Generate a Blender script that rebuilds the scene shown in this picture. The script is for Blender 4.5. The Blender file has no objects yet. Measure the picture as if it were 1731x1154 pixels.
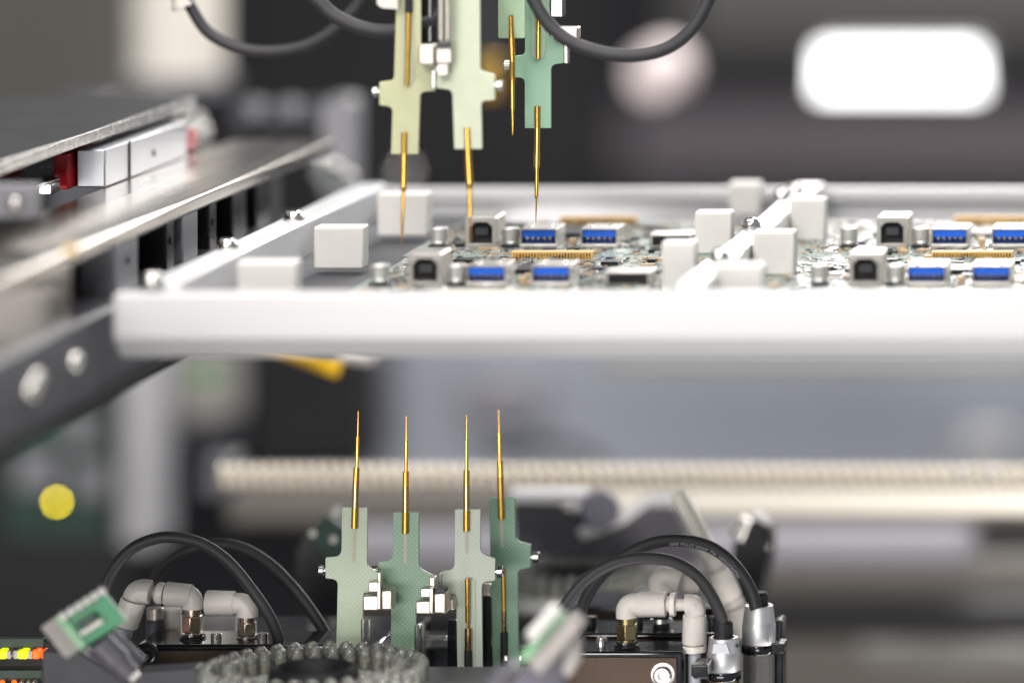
import bpy, bmesh, math, random
from mathutils import Vector, Matrix
R = math.radians
random.seed(7)
scene = bpy.context.scene
C = scene.collection

# ------------------------------------------------------------------ camera
# The camera stands 1.63 m in front of the probes and 0.2 m above the circuit boards;
# the picture is the lower left part of what its lens covers (shifted lens, long focal length).
FPX, VX, VY = 4808.0, 2400.0, -530.0         # pixel scale and principal point in photo pixels
K = 1.65                                      # metres of real distance per unit of the distances d used below
CAM = Vector((0.31596, -0.99 * K, 0.20))
cam_d = bpy.data.cameras.new('camera'); cam = bpy.data.objects.new('camera', cam_d); C.objects.link(cam)
cam.location = CAM; cam.rotation_euler = (R(90), 0, 0)
cam_d.sensor_width = 36.0; cam_d.lens = FPX * K / 1731 * 36
cam_d.shift_x = -(VX - 865.5) / 1731; cam_d.shift_y = -(577 - VY) / 1731
cam_d.clip_start = 0.05; cam_d.clip_end = 30
cam_d.dof.use_dof = True; cam_d.dof.focus_distance = 0.988 * K; cam_d.dof.aperture_fstop = 3.5
scene.camera = cam

# ------------------------------------------------------------------ world, lamps, exposure
world = bpy.data.worlds.new('World'); scene.world = world; world.use_nodes = True
bg = world.node_tree.nodes['Background']
bg.inputs[0].default_value = (0.86, 0.93, 1.0, 1); bg.inputs[1].default_value = 0.33
def area_lamp(name, loc, target, sx, sy, power, col):
    l = bpy.data.lights.new(name, 'AREA'); l.shape = 'RECTANGLE'; l.size = sx; l.size_y = sy
    l.energy = power; l.color = col
    o = bpy.data.objects.new(name, l); C.objects.link(o); o.location = loc
    o.rotation_euler = (Vector(target) - Vector(loc)).to_track_quat('-Z', 'Y').to_euler()
    return o
area_lamp('overhead_tube_lamp', (-0.05, -0.20, 0.95), (0.02, 0.0, 0), 1.1, 0.30, 12, (1, 0.97, 0.93))
area_lamp('front_soft_lamp', (-0.25, -1.30, 0.75), (0.0, 0.0, -0.05), 0.55, 0.4, 15, (1, 0.96, 0.93))
area_lamp('low_fill_light', (-0.28, -1.45, -0.16), (-0.04, 0.0, -0.10), 1.1, 0.36, 13, (1, 0.96, 0.93))  # unseen fill added to brighten metal faces and the lower fittings
area_lamp('glint_light', (0.40, -0.75, 0.70), (0.0, 0.0, -0.02), 0.06, 0.06, 3.0, (1, 0.98, 0.95))  # small source added only to put sparkle on screws and metal
area_lamp('under_tray_fill', (0.42, -0.05, -0.48), (0.30, 0.45, -0.12), 0.8, 0.12, 4.0, (1, 0.96, 0.92))  # fill added below the view to lift the rail and lower background
area_lamp('sheen_light', (0.34, 1.30, 0.34), (0.15, 0.1, -0.05), 1.0, 0.20, 9, (1, 0.97, 0.95))  # added out of view so glossy top faces take a sheen
area_lamp('background_fill', (0.15, 1.55, 1.2), (0.0, 1.5, -0.1), 1.6, 0.3, 22, (1, 0.97, 0.94))  # unseen light added to brighten the far background
scene.view_settings.view_transform = 'Standard'; scene.view_settings.look = 'None'
scene.view_settings.exposure = 0.0; scene.view_settings.gamma = 1.0
scene.view_settings.use_curve_mapping = False
scene.render.engine = 'CYCLES'
scene.cycles.use_denoising = True
scene.cycles.max_bounces = 10; scene.cycles.transmission_bounces = 8; scene.cycles.transparent_max_bounces = 8
scene.cycles.caustics_refractive = False; scene.cycles.caustics_reflective = False
scene.cycles.sample_clamp_indirect = 6.0

# ------------------------------------------------------------------ helpers
def X(px, d): return CAM.x + (px - VX) / FPX * d
def Z(py, d): return CAM.z - (py - VY) / FPX * d
def YD(d): return CAM.y + d * K
def P(px, py, d): return Vector((X(px, d), YD(d), Z(py, d)))
def L(px, d): return px / FPX * d            # a length of px photo pixels at distance d
MM = 0.001
def lin(h):
    h = h.lstrip('#'); out = []
    for k in (0, 2, 4):
        c = int(h[k:k+2], 16) / 255
        out.append(c / 12.92 if c <= 0.04045 else ((c + 0.055) / 1.055) ** 2.4)
    return out
M = {}
def mat(name, hexc, rough=0.5, metal=0.0, var=0.12, scale=300.0, bump=0.0, bscale=900.0, stretch=None,
        emit=0.0, trans=0.0, sss=0.0, ior=1.45, coat=0.0, rvar=0.10):
    m = bpy.data.materials.new(name); m.use_nodes = True
    nt = m.node_tree; b = nt.nodes['Principled BSDF']
    c = lin(hexc)
    tc = nt.nodes.new('ShaderNodeTexCoord'); mp = nt.nodes.new('ShaderNodeMapping')
    nt.links.new(tc.outputs['Object'], mp.inputs['Vector'])
    if stretch: mp.inputs['Scale'].default_value = stretch
    n = nt.nodes.new('ShaderNodeTexNoise'); n.inputs['Scale'].default_value = scale; n.inputs['Detail'].default_value = 4
    nt.links.new(mp.outputs['Vector'], n.inputs['Vector'])
    if var > 0:
        mx = nt.nodes.new('ShaderNodeMix'); mx.data_type = 'RGBA'
        mx.inputs[6].default_value = [max(0, v * (1 - var)) for v in c] + [1]
        mx.inputs[7].default_value = [min(1, v * (1 + var)) for v in c] + [1]
        nt.links.new(n.outputs['Fac'], mx.inputs[0]); nt.links.new(mx.outputs[2], b.inputs['Base Color'])
    else:
        b.inputs['Base Color'].default_value = c + [1]
    mr = nt.nodes.new('ShaderNodeMapRange'); mr.inputs[3].default_value = max(0.02, rough - rvar); mr.inputs[4].default_value = min(1, rough + rvar)
    nt.links.new(n.outputs['Fac'], mr.inputs[0]); nt.links.new(mr.outputs[0], b.inputs['Roughness'])
    b.inputs['Metallic'].default_value = metal; b.inputs['IOR'].default_value = ior
    if trans: b.inputs['Transmission Weight'].default_value = trans
    if coat: b.inputs['Coat Weight'].default_value = coat; b.inputs['Coat Roughness'].default_value = 0.08
    if sss:
        b.inputs['Subsurface Weight'].default_value = sss; b.inputs['Subsurface Scale'].default_value = 0.0025
        b.inputs['Subsurface Radius'].default_value = (1, 1, 0.8)
    if emit:
        b.inputs['Emission Color'].default_value = c + [1]; b.inputs['Emission Strength'].default_value = emit
    if bump:
        n2 = nt.nodes.new('ShaderNodeTexNoise'); n2.inputs['Scale'].default_value = bscale; n2.inputs['Detail'].default_value = 3
        nt.links.new(mp.outputs['Vector'], n2.inputs['Vector'])
        bp = nt.nodes.new('ShaderNodeBump'); bp.inputs['Strength'].default_value = bump; bp.inputs['Distance'].default_value = 0.0003
        nt.links.new(n2.outputs['Fac'], bp.inputs['Height']); nt.links.new(bp.outputs['Normal'], b.inputs['Normal'])
    M[name] = m
    return m
def fr4(name, hexc, dots=0.0):
    """glass-fibre laminate: slightly translucent, with the faint dots of its weave"""
    m = mat(name, hexc, rough=0.42, var=0.10, scale=160, sss=0.35, bump=0.0)
    nt = m.node_tree; b = nt.nodes['Principled BSDF']
    tc = nt.nodes.new('ShaderNodeTexCoord'); sp = nt.nodes.new('ShaderNodeSeparateXYZ')
    nt.links.new(tc.outputs['Object'], sp.inputs[0])
    def sn(out, k, ph):
        a = nt.nodes.new('ShaderNodeMath'); a.operation = 'MULTIPLY_ADD'; a.inputs[1].default_value = k; a.inputs[2].default_value = ph
        nt.links.new(out, a.inputs[0])
        s = nt.nodes.new('ShaderNodeMath'); s.operation = 'SINE'; nt.links.new(a.outputs[0], s.inputs[0]); return s.outputs[0]
    k = 2 * math.pi / 0.0017
    mu = nt.nodes.new('ShaderNodeMath'); mu.operation = 'MULTIPLY'
    nt.links.new(sn(sp.outputs['X'], k, 0), mu.inputs[0]); nt.links.new(sn(sp.outputs['Z'], k, 0.6), mu.inputs[1])
    gt = nt.nodes.new('ShaderNodeMapRange'); gt.inputs[1].default_value = 0.35; gt.inputs[2].default_value = 0.9
    gt.inputs[3].default_value = 0; gt.inputs[4].default_value = dots
    nt.links.new(mu.outputs[0], gt.inputs[0])
    src = b.inputs['Base Color'].links[0].from_socket
    mx = nt.nodes.new('ShaderNodeMix'); mx.data_type = 'RGBA'; mx.inputs[7].default_value = (0.85, 0.92, 0.85, 1)
    nt.links.new(gt.outputs[0], mx.inputs[0]); nt.links.new(src, mx.inputs[6]); nt.links.new(mx.outputs[2], b.inputs['Base Color'])
    return m

# materials
mat('nylon', '#dad7d2', 0.5, sss=0.3, var=0.04, bump=0.15)
mat('frame_white', '#c4c3c3', 0.42, var=0.05, scale=40, stretch=(0.3, 1, 3), bump=0.08)
mat('frame_alu', '#d6d6d7', 0.48, 0.5, var=0.05, scale=500, stretch=(1, 0.05, 1))
mat('steel', '#b9b6b2', 0.25, 1.0, var=0.08)
mat('steel_soft', '#c9c2b8', 0.38, 1.0, var=0.10, scale=700)
mat('nickel', '#cda878', 0.20, 1.0, var=0.08)
mat('brass', '#ab9870', 0.26, 1.0, var=0.06)
mat('gold', '#e6b45a', 0.16, 1.0, var=0.10, scale=900, rvar=0.12)
mat('gold_dull', '#c29a4a', 0.34, 1.0, var=0.2, scale=900)
mat('alu_brushed', '#a9abb0', 0.42, 0.7, var=0.06, scale=400, stretch=(1, 1, 0.1))
mat('alu_satin', '#cfcfd1', 0.46, 0.85, var=0.05, scale=900, stretch=(0.2, 0.2, 6), rvar=0.08)
mat('rail_metal', '#b3aca3', 0.24, 1.0, var=0.12, scale=260, stretch=(1, 0.03, 1))
mat('rail_lower', '#55555a', 0.45, 0.3, var=0.12, scale=80, stretch=(1, 0.2, 1))
mat('black_anod', '#1b1b1e', 0.30, 0.0, var=0.2, bump=0.1)
mat('black_gloss', '#101013', 0.14, 0.0, var=0.2, coat=0.6)
mat('black_matte', '#18181b', 0.6, var=0.2)
mat('black_plate', '#1f1f1f', 0.5, var=0.15, scale=60)
mat('dark_grey', '#3a3a3f', 0.5, var=0.15, scale=90)
mat('mid_grey', '#77767a', 0.5, var=0.08, scale=60)
mat('motor_face', '#473c34', 0.40, 0.85, var=0.16, scale=260, stretch=(9, 1, 0.35), rvar=0.06)
mat('rubber', '#2d2c2f', 0.55, var=0.12, bump=0.10, bscale=2500)
mat('white_plastic', '#d4cec7', 0.42, var=0.05, sss=0.12, bump=0.06)
mat('white_plastic_shiny', '#e3ded6', 0.3, var=0.05, sss=0.12)
mat('tube_grey', '#a2a7ad', 0.35, var=0.05, sss=0.3)
mat('tube_cream', '#f4f0e4', 0.4, var=0.04, sss=0.2)
mat('pcb_green', '#2d8a5a', 0.35, var=0.25, scale=500)
mat('pcb_edge', '#8abb90', 0.4, var=0.1)
mat('pcb_dark', '#1d3a30', 0.4, var=0.3, scale=300)
mat('housing_grey', '#a39d98', 0.5, var=0.05)
mat('barrel_grey', '#57555c', 0.4, var=0.08)
mat('arm_violet', '#6c6a76', 0.5, var=0.06)
mat('clear', '#ffffff', 0.06, var=0.0, trans=1.0, ior=1.47, rvar=0.03)
mat('clear_body', '#d8d4cf', 0.12, var=0.0, trans=0.85, ior=1.4, rvar=0.03)
mat('phosphor', '#efecc4', 0.5, var=0.05)
mat('usb_shell', '#c6c2bc', 0.36, 0.9, var=0.04, rvar=0.03)
mat('cap_silver', '#dad8d5', 0.40, 0.7, var=0.04, rvar=0.04)
mat('profile_grey', '#a5a4a7', 0.5, var=0.05, scale=15)
def clear_diode_material():
    # clear cast resin: see-through with mirror-like rims and a trace of haze
    m = bpy.data.materials.new('diode_clear'); m.use_nodes = True; nt = m.node_tree; nt.nodes.clear()
    out = nt.nodes.new('ShaderNodeOutputMaterial'); lw = nt.nodes.new('ShaderNodeLayerWeight'); lw.inputs[0].default_value = 0.42
    tr = nt.nodes.new('ShaderNodeBsdfTransparent'); tr.inputs[0].default_value = (0.96, 0.97, 0.95, 1)
    gl = nt.nodes.new('ShaderNodeBsdfGlossy'); gl.inputs['Roughness'].default_value = 0.06
    df = nt.nodes.new('ShaderNodeBsdfDiffuse'); df.inputs[0].default_value = (0.85, 0.85, 0.8, 1)
    a = nt.nodes.new('ShaderNodeMixShader'); b = nt.nodes.new('ShaderNodeMixShader'); a.inputs[0].default_value = 0.20
    nt.links.new(tr.outputs[0], a.inputs[1]); nt.links.new(df.outputs[0], a.inputs[2])
    nt.links.new(lw.outputs['Fresnel'], b.inputs[0]); nt.links.new(a.outputs[0], b.inputs[1]); nt.links.new(gl.outputs[0], b.inputs[2])
    nt.links.new(b.outputs[0], out.inputs[0]); M['diode_clear'] = m
clear_diode_material()
mat('ring_board', '#d2d2cd', 0.5, var=0.05)
mat('usb_blue', '#1d6ae6', 0.35, var=0.1, coat=0.2)
mat('usb_black', '#0e0e10', 0.4, var=0.1)
mat('tan', '#d8b277', 0.5, var=0.06)
mat('ic_black', '#141416', 0.35, var=0.1)
mat('ceramic', '#b89d7c', 0.5, var=0.1)
mat('solder', '#dedcda', 0.18, 1.0, var=0.05)
mat('red', '#c01822', 0.4, var=0.1)
mat('yellow', '#f0bd08', 0.4, var=0.06)
mat('print_grey', '#a9a9b4', 0.6, var=0.1)
mat('label_green', '#3f8a45', 0.5, var=0.05)
mat('led_yellow', '#f5dc00', 0.4, var=0, emit=34.0)
mat('led_lime', '#e4ff00', 0.4, var=0, emit=1.6)
mat('led_orange', '#ff5a10', 0.4, var=0, emit=1.9)
mat('lamp_white', '#ffffff', 0.4, var=0, emit=3.0)
mat('wall_dark', '#4a484b', 0.8, var=0.15, scale=6)
mat('wall_black', '#1a181b', 0.7, var=0.15, scale=6)
mat('panel_brown', '#5d5a55', 0.7, var=0.08, scale=8)
mat('panel_slate', '#a3a8b2', 0.6, var=0.22, scale=7)
mat('panel_mauve', '#8c8286', 0.6, var=0.08, scale=5)
mat('panel_grey', '#86837e', 0.6, var=0.06, scale=5)
mat('panel_violet', '#8d8a92', 0.55, var=0.06, scale=8)
mat('panel_olive', '#5f5a54', 0.6, var=0.10, scale=8)
mat('paint_cream', '#dcd5cb', 0.45, var=0.05, scale=15)
mat('screw_thread', '#cfc6b8', 0.35, 0.45, var=0.08)
mat('cap_pink', '#e6d6d5', 0.5, var=0.04)

def mix_pcb():
    """board lacquer: grey green with darker tracks and pale legend specks"""
    m = mat('pcb_board', '#74877f', 0.34, var=0.25, scale=140, rvar=0.12)
    nt = m.node_tree; b = nt.nodes['Principled BSDF']; src = b.inputs['Base Color'].links[0].from_socket
    tc = nt.nodes.new('ShaderNodeTexCoord')
    br = nt.nodes.new('ShaderNodeTexVoronoi'); br.feature = 'F1'; br.distance = 'CHEBYCHEV'; br.inputs['Scale'].default_value = 620
    nt.links.new(tc.outputs['Object'], br.inputs['Vector'])
    lt = nt.nodes.new('ShaderNodeMath'); lt.operation = 'LESS_THAN'; lt.inputs[1].default_value = 0.22
    nt.links.new(br.outputs['Distance'], lt.inputs[0])
    n = nt.nodes.new('ShaderNodeTexNoise'); n.inputs['Scale'].default_value = 90; nt.links.new(tc.outputs['Object'], n.inputs['Vector'])
    g = nt.nodes.new('ShaderNodeMath'); g.operation = 'GREATER_THAN'; g.inputs[1].default_value = 0.5; nt.links.new(n.outputs['Fac'], g.inputs[0])
    mu = nt.nodes.new('ShaderNodeMath'); mu.operation = 'MULTIPLY'; nt.links.new(lt.outputs[0], mu.inputs[0]); nt.links.new(g.outputs[0], mu.inputs[1])
    mx = nt.nodes.new('ShaderNodeMix'); mx.data_type = 'RGBA'; mx.inputs[7].default_value = (0.62, 0.64, 0.6, 1)
    nt.links.new(mu.outputs[0], mx.inputs[0]); nt.links.new(src, mx.inputs[6]); nt.links.new(mx.outputs[2], b.inputs['Base Color'])
mix_pcb()

mat('bar_polished', '#dcdcde', 0.26, 0.8, var=0.05, scale=500, stretch=(1, 0.05, 1), rvar=0.06)
mat('dull_red', '#a05f68', 0.5, var=0.05)
mat('chrome', '#d8d5cf', 0.12, 1.0, var=0.03, rvar=0.02)
mat('nickel_nut', '#b3a494', 0.24, 1.0, var=0.06)
mat('rail_cream', '#f3ecdf', 0.4, var=0.03, scale=15)
mat('edge_white', '#efeeee', 0.4, var=0.03)
# ---- mesh helpers: each adds world-space geometry to a bmesh
def BM(): return bmesh.new()
def add_box(bm, p0, p1, rot=None, piv=None):
    (x0, y0, z0), (x1, y1, z1) = p0, p1
    vs = []
    for z in (z0, z1):
        for x, y in ((x0, y0), (x1, y0), (x1, y1), (x0, y1)):
            v = Vector((x, y, z))
            if rot: v = rot @ (v - piv) + piv
            vs.append(bm.verts.new(v))
    a = vs
    for f in ((3, 2, 1, 0), (4, 5, 6, 7), (0, 1, 5, 4), (1, 2, 6, 5), (2, 3, 7, 6), (3, 0, 4, 7)):
        bm.faces.new([a[i] for i in f])
    return bm
def box(*a, **k): return add_box(BM(), *a, **k)
def pbox(px0, px1, py0, py1, d, depth, d2=None):
    """box whose front face covers the pixel rectangle at distance d"""
    return box((X(px0, d), YD(d), Z(py1, d)), (X(px1, d), YD(d) + depth, Z(py0, d)))
def frame_of(t):
    t = t.normalized(); r = Vector((0, -1, 0))
    if abs(t.dot(r)) > 0.95: r = Vector((1, 0, 0))
    n = (r - t * r.dot(t)).normalized()
    return n, t.cross(n)
def add_lathe(bm, p0, p1, prof, seg=24, caps=True, flat=None):
    """prof: (position along p0->p1 from 0 to 1, radius)"""
    p0 = Vector(p0); p1 = Vector(p1); n, b = frame_of(p1 - p0); rings = []
    for t, r in prof:
        c = p0.lerp(p1, t)
        rings.append([bm.verts.new(c + (n * math.cos(2*math.pi*k/seg) + b * math.sin(2*math.pi*k/seg)) * max(r, 1e-6)) for k in range(seg)])
    for a, c in zip(rings, rings[1:]):
        for k in range(seg):
            bm.faces.new((a[k], a[(k+1) % seg], c[(k+1) % seg], c[k]))
    if caps:
        bm.faces.new(list(reversed(rings[0]))); bm.faces.new(rings[-1])
    return bm
def lathe(*a, **k): return add_lathe(BM(), *a, **k)
def spline(pts, n=10):
    pts = [Vector(p) for p in pts]; out = []
    q = [pts[0] * 2 - pts[1]] + pts + [pts[-1] * 2 - pts[-2]]
    for i in range(1, len(q) - 2):
        a, b, c, e = q[i-1], q[i], q[i+1], q[i+2]
        for k in range(n):
            t = k / n
            out.append(0.5 * ((2*b) + (c-a)*t + (2*a-5*b+4*c-e)*t*t + (3*b-a-3*c+e)*t**3))
    out.append(pts[-1]); return out
def add_tube(bm, path, r, seg=18):
    rings = []
    for i, p in enumerate(path):
        t = path[min(i+1, len(path)-1)] - path[max(i-1, 0)]
        n, b = frame_of(t); rr = r(i / (len(path)-1)) if callable(r) else r
        rings.append([bm.verts.new(p + (n * math.cos(2*math.pi*k/seg) + b * math.sin(2*math.pi*k/seg)) * rr) for k in range(seg)])
    for a, c in zip(rings, rings[1:]):
        for k in range(seg): bm.faces.new((a[k], a[(k+1) % seg], c[(k+1) % seg], c[k]))
    bm.faces.new(list(reversed(rings[0]))); bm.faces.new(rings[-1])
    return bm
def fillet(poly, n=5):
    """poly of (x, y, radius): corners with a radius become arcs"""
    out = []; N = len(poly)
    for i, (x, y, r) in enumerate(poly):
        p = Vector((x, y))
        if r <= 0: out.append(p); continue
        a = Vector(poly[i-1][:2]) - p; b = Vector(poly[(i+1) % N][:2]) - p
        la, lb = a.length, b.length; a.normalize(); b.normalize()
        ang = a.angle(b); t = min(r / math.tan(ang/2), la*0.49, lb*0.49)
        p0, p1 = p + a*t, p + b*t
        for k in range(n+1):
            s = k/n; out.append((1-s)**2*p0 + 2*s*(1-s)*p + s*s*p1)
    return out
def add_prism(bm, poly, y0, y1):
    """poly: list of (x, z) in world, extruded from y0 to y1"""
    a = [bm.verts.new((p[0], y0, p[1])) for p in poly]; b = [bm.verts.new((p[0], y1, p[1])) for p in poly]
    fs = [bm.faces.new(a), bm.faces.new(list(reversed(b)))]
    N = len(poly)
    for k in range(N): fs.append(bm.faces.new((a[k], b[k], b[(k+1) % N], a[(k+1) % N])))
    bmesh.ops.recalc_face_normals(bm, faces=fs)
    return bm
def pprism(polypx, d, depth, bm=None, n=5):
    pts = fillet([(p[0], p[1], p[2] if len(p) > 2 else 0) for p in polypx], n)
    return add_prism(bm or BM(), [(X(p[0], d), Z(p[1], d)) for p in pts], YD(d), YD(d) + depth)
def add_xprism(bm, poly, x0, x1):
    """poly: list of (y, z), extruded along x"""
    a = [bm.verts.new((x0, p[0], p[1])) for p in poly]; b = [bm.verts.new((x1, p[0], p[1])) for p in poly]
    fs = [bm.faces.new(a), bm.faces.new(list(reversed(b)))]; N = len(poly)
    for k in range(N): fs.append(bm.faces.new((a[k], b[k], b[(k+1) % N], a[(k+1) % N])))
    bmesh.ops.recalc_face_normals(bm, faces=fs); return bm
def add_ball(bm, c, r, seg=16):
    bmesh.ops.create_uvsphere(bm, u_segments=seg, v_segments=max(6, seg//2), radius=r, matrix=Matrix.Translation(c)); return bm

BASE = {}
def put_mesh(name, bm, m, base, parent=None, bevel=0.0, bseg=2, smooth=True):
    bmesh.ops.translate(bm, verts=bm.verts, vec=-base)
    me = bpy.data.meshes.new(name); bm.normal_update(); bm.to_mesh(me); bm.free()
    if smooth:
        me.shade_smooth(); me.set_sharp_from_angle(angle=R(38))
    for mm in (m if isinstance(m, (list, tuple)) else [m]): me.materials.append(M[mm])
    o = bpy.data.objects.new(name, me); C.objects.link(o)
    if parent: o.parent = parent
    else: o.location = base
    if bevel:
        md = o.modifiers.new('edge', 'BEVEL'); md.width = bevel; md.segments = bseg; md.limit_method = 'ANGLE'; md.angle_limit = R(40); md.harden_normals = False
    BASE[o] = base
    return o
def tag(o, label, cat, group=None):
    o['label'] = label; o['category'] = cat
    if group: o['group'] = group
    return o
def thing(name, label, cat, base, group=None):
    o = bpy.data.objects.new(name, None); C.objects.link(o); o.location = base; o.empty_display_size = 0.01
    BASE[o] = Vector(base); return tag(o, label, cat, group)
def part(name, bm, m, parent, bevel=0.0, bseg=2, **k):
    return put_mesh(name, bm, m, BASE[parent], parent, bevel, bseg, **k)
def solo(name, bm, m, label, cat, group=None, bevel=0.0, bseg=2, base=None):
    if base is None:
        vs = [v.co for v in bm.verts]
        base = Vector((sum(v.x for v in vs)/len(vs), sum(v.y for v in vs)/len(vs), min(v.z for v in vs)))
    return tag(put_mesh(name, bm, m, Vector(base), None, bevel, bseg), label, cat, group)
def struct(name, bm, m, bevel=0.0):
    o = solo(name, bm, m, name, 'x', bevel=bevel); del o['label']; del o['category']; o['kind'] = 'structure'; return o

# ================================================================== SETTING: the inside of the machine behind
struct('back_wall', pbox(-1500, 4000, -1500, 2500, 4.2, 0.02), 'wall_dark')
struct('floor', box((-3.4, -0.6, -0.82), (3.4, 5.2, -0.80)), 'wall_black')

solo('cabinet_panel', pbox(-500, 250, -400, 235, 1.75, 0.03), 'panel_brown', 'brown grey cabinet panel behind the white column, upper left', 'panel', bevel=0.004)
solo('black_cabinet', pbox(395, 1010, -400, 420, 1.9, 0.03), 'wall_black', 'black cabinet far behind the upper probes', 'cabinet', bevel=0.004)
solo('light_panel', pbox(1150, 2600, -500, 75, 3.2, 0.03), 'panel_grey', 'pale grey panel along the top behind the bright lamp', 'panel', bevel=0.004)
solo('gantry_beam', pbox(1050, 2700, 190, 300, 3.0, 0.06), 'panel_mauve', 'mauve grey beam running behind the white frame, below the bright lamp', 'beam', bevel=0.006)
t = thing('lamp_panel', 'glaring white rectangular lamp in the upper right background', 'lamp', P(1520, 192, 1.55))
part('diffuser', pprism([(1380, 78, 16), (1656, 78, 16), (1664, 164, 16), (1376, 164, 16)], 1.55, 0.004), 'lamp_white', t)
part('housing', pprism([(1374, 72, 18), (1662, 72, 18), (1670, 170, 18), (1370, 170, 18)], 1.56, 0.03), 'dark_grey', t)
solo('round_cap', lathe(P(1102, 128, 1.60), P(1102, 128, 1.60) + Vector((0, 0.05, 0)), [(0, L(40, 1.6)), (0.1, L(46, 1.6)), (1, L(46, 1.6))]), 'cap_pink',
     'pale pinkish round cap behind the right upper cable', 'cap')
# white column, upper left
t = thing('column', 'cream white column in the upper left background', 'column', P(305, 150, 1.5))
part('shaft', lathe(P(300, 128, 1.5), P(300, -400, 1.5), [(0, L(78, 1.5)), (1, L(78, 1.5))], seg=40), 'paint_cream', t)
part('foot_flange', lathe(P(300, 150, 1.5), P(300, 126, 1.5), [(0, L(90, 1.5)), (1, L(90, 1.5))], seg=40), 'mid_grey', t)
# post and bolt row behind the conveyor rail
t = thing('end_post', 'pale grey upright post at the far end of the conveyor rail', 'post', P(568, 330, 1.24))
part('upright', pprism([(545, 166, 18), (595, 166, 18), (595, 330), (545, 330)], 1.24, 0.02), 'mid_grey', t)
part('cross_plate', pbox(395, 548, 178, 214, 1.27, 0.02), 'dark_grey', t)
for px in (432, 492): part('bolt', lathe(P(px, 183, 1.262), P(px, 183, 1.27), [(0, L(13, 1.27)), (0.3, L(17, 1.27)), (1, L(17, 1.27))], 16), 'mid_grey', t)
for i, (px, py, d) in enumerate(((331, 205, 1.20), (341, 222, 1.17), (541, 272, 1.16), (563, 283, 1.17), (588, 300, 1.18), (682, 292, 1.5), (312, 206, 1.22))):
    lb = ['left of a close pair of blurred bolts at the rail end', 'lower of the blurred bolts at the rail end', 'blurred shiny bolt left of the grey post foot', 'middle blurred shiny bolt below the grey post', 'blurred shiny bolt right of the grey post foot', 'single blurred bolt in the dark behind the leftmost upper probe', 'leftmost blurred bolt at the far rail end'][i]
    c = P(px, py, d)
    o = solo('hex_bolt', add_ball(lathe(c + Vector((0, 0, -0.008)), c, [(0, L(15, d)), (1, L(15, d))], 6), c, L(13, d), 20), 'chrome', lb, 'bolt', 'bolts at the far end of the rail')

# lower background
solo('slate_panel', pbox(620, 2300, 520, 830, 1.75, 0.03), 'panel_slate', 'blue grey slate coloured panel behind the lower probe tips', 'panel', bevel=0.005)
solo('dark_cabinet', pbox(415, 625, 560, 800, 1.70, 0.05), 'wall_black', 'black cabinet side left of the slate panel', 'panel', bevel=0.005)
solo('lower_flange', pbox(1010, 2200, 612, 630, 1.30, 0.01), 'panel_grey', 'thin pale strip just under the white frame at right', 'strip', bevel=0.002)
solo('red_switch', pbox(1695, 1740, 645, 672, 1.9, 0.03), 'dull_red', 'faint blurred reddish switch at the right edge below the frame', 'switch', bevel=0.006)
t = thing('sensor_block', 'pale blurred sensor block standing on the screw at the right', 'sensor', P(1650, 830, 1.5))
part('body', pprism([(1622, 738, 18), (1702, 738, 18), (1702, 775, 10), (1622, 775, 10)], 1.72, 0.03), 'frame_white', t)
for px in (1626, 1676): part('lens', add_ball(BM(), P(px, 800, 1.12), L(10, 1.12), 20), 'chrome', t)  # chrome balls added to catch two blurred glints
solo('pale_patch', pbox(775, 905, 636, 715, 1.73, 0.02), 'panel_violet', 'faint pale hatch on the slate panel above the third lower probe', 'patch', bevel=0.004)  # plate added to give the panel a paler spot
solo('dark_streak', add_tube(BM(), spline([P(830, 775, 1.6), P(900, 757, 1.6), P(960, 760, 1.6), P(1020, 790, 1.6)]), L(13, 1.6), 12), 'black_matte', 'dark blurred hose in front of the slate panel, right of the probe tips', 'streak')  # tube added to give the panel a darker streak
t = thing('brass_valve', 'dim brass valve blurred behind the two middle upper probes', 'valve', P(826, 175, 1.3))
part('body', lathe(P(826, 165, 1.3), P(826, 95, 1.3), [(0, L(20, 1.3)), (0.1, L(24, 1.3)), (0.9, L(24, 1.3)), (1, L(18, 1.3))], 20), 'gold_dull', t)
part('stem', lathe(P(826, 95, 1.3), P(826, -60, 1.3), [(0, L(10, 1.3)), (1, L(10, 1.3))], 16), 'dark_grey', t)
# ball screw: a shaft with a real raised thread
def ball_screw():
    bm = BM(); d = 1.15; z = Z(806, d); y = YD(d); r = L(18, d); rr = L(26, d); pit = 0.0048; x0 = X(370, d); x1 = X(2050, d); seg = 12
    n = int((x1 - x0) / pit); rows = []
    for i in range(n * 4):
        x = x0 + i * pit / 4; ring = []
        for k in range(seg):
            a = 2 * math.pi * k / seg; ph = ((i / 4) - k / seg) % 1
            q = r + (rr - r) * max(0, math.cos(2 * math.pi * ph)) ** 0.5
            ring.append(bm.verts.new((x + 0, y + q * math.cos(a), z + q * math.sin(a))))
        rows.append(ring)
    for a, c in zip(rows, rows[1:]):
        for k in range(seg): bm.faces.new((a[k], c[k], c[(k+1) % seg], a[(k+1) % seg]))
    t = thing('ball_screw', 'long ribbed ball screw running across behind the lower probes', 'ball screw', P(1100, 806, d))
    part('threaded_shaft', bm, 'screw_thread', t)
    part('end_bearing', pbox(330, 385, 775, 850, 1.2, 0.03), 'dark_grey', t, 0.002)
ball_screw()
solo('cream_rail', pbox(862, 2100, 818, 872, 1.175, 0.03), 'rail_cream', 'bright cream rail under the ball screw at right', 'rail', bevel=0.003)
solo('olive_beam', pbox(380, 2100, 838, 890, 1.30, 0.03), 'panel_olive', 'dull olive grey beam under the ball screw', 'beam', bevel=0.003)
solo('violet_beam', pbox(560, 1640, 902, 962, 1.36, 0.04), 'panel_violet', 'pale violet grey beam behind the lower probe plates', 'beam', bevel=0.006)
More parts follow.
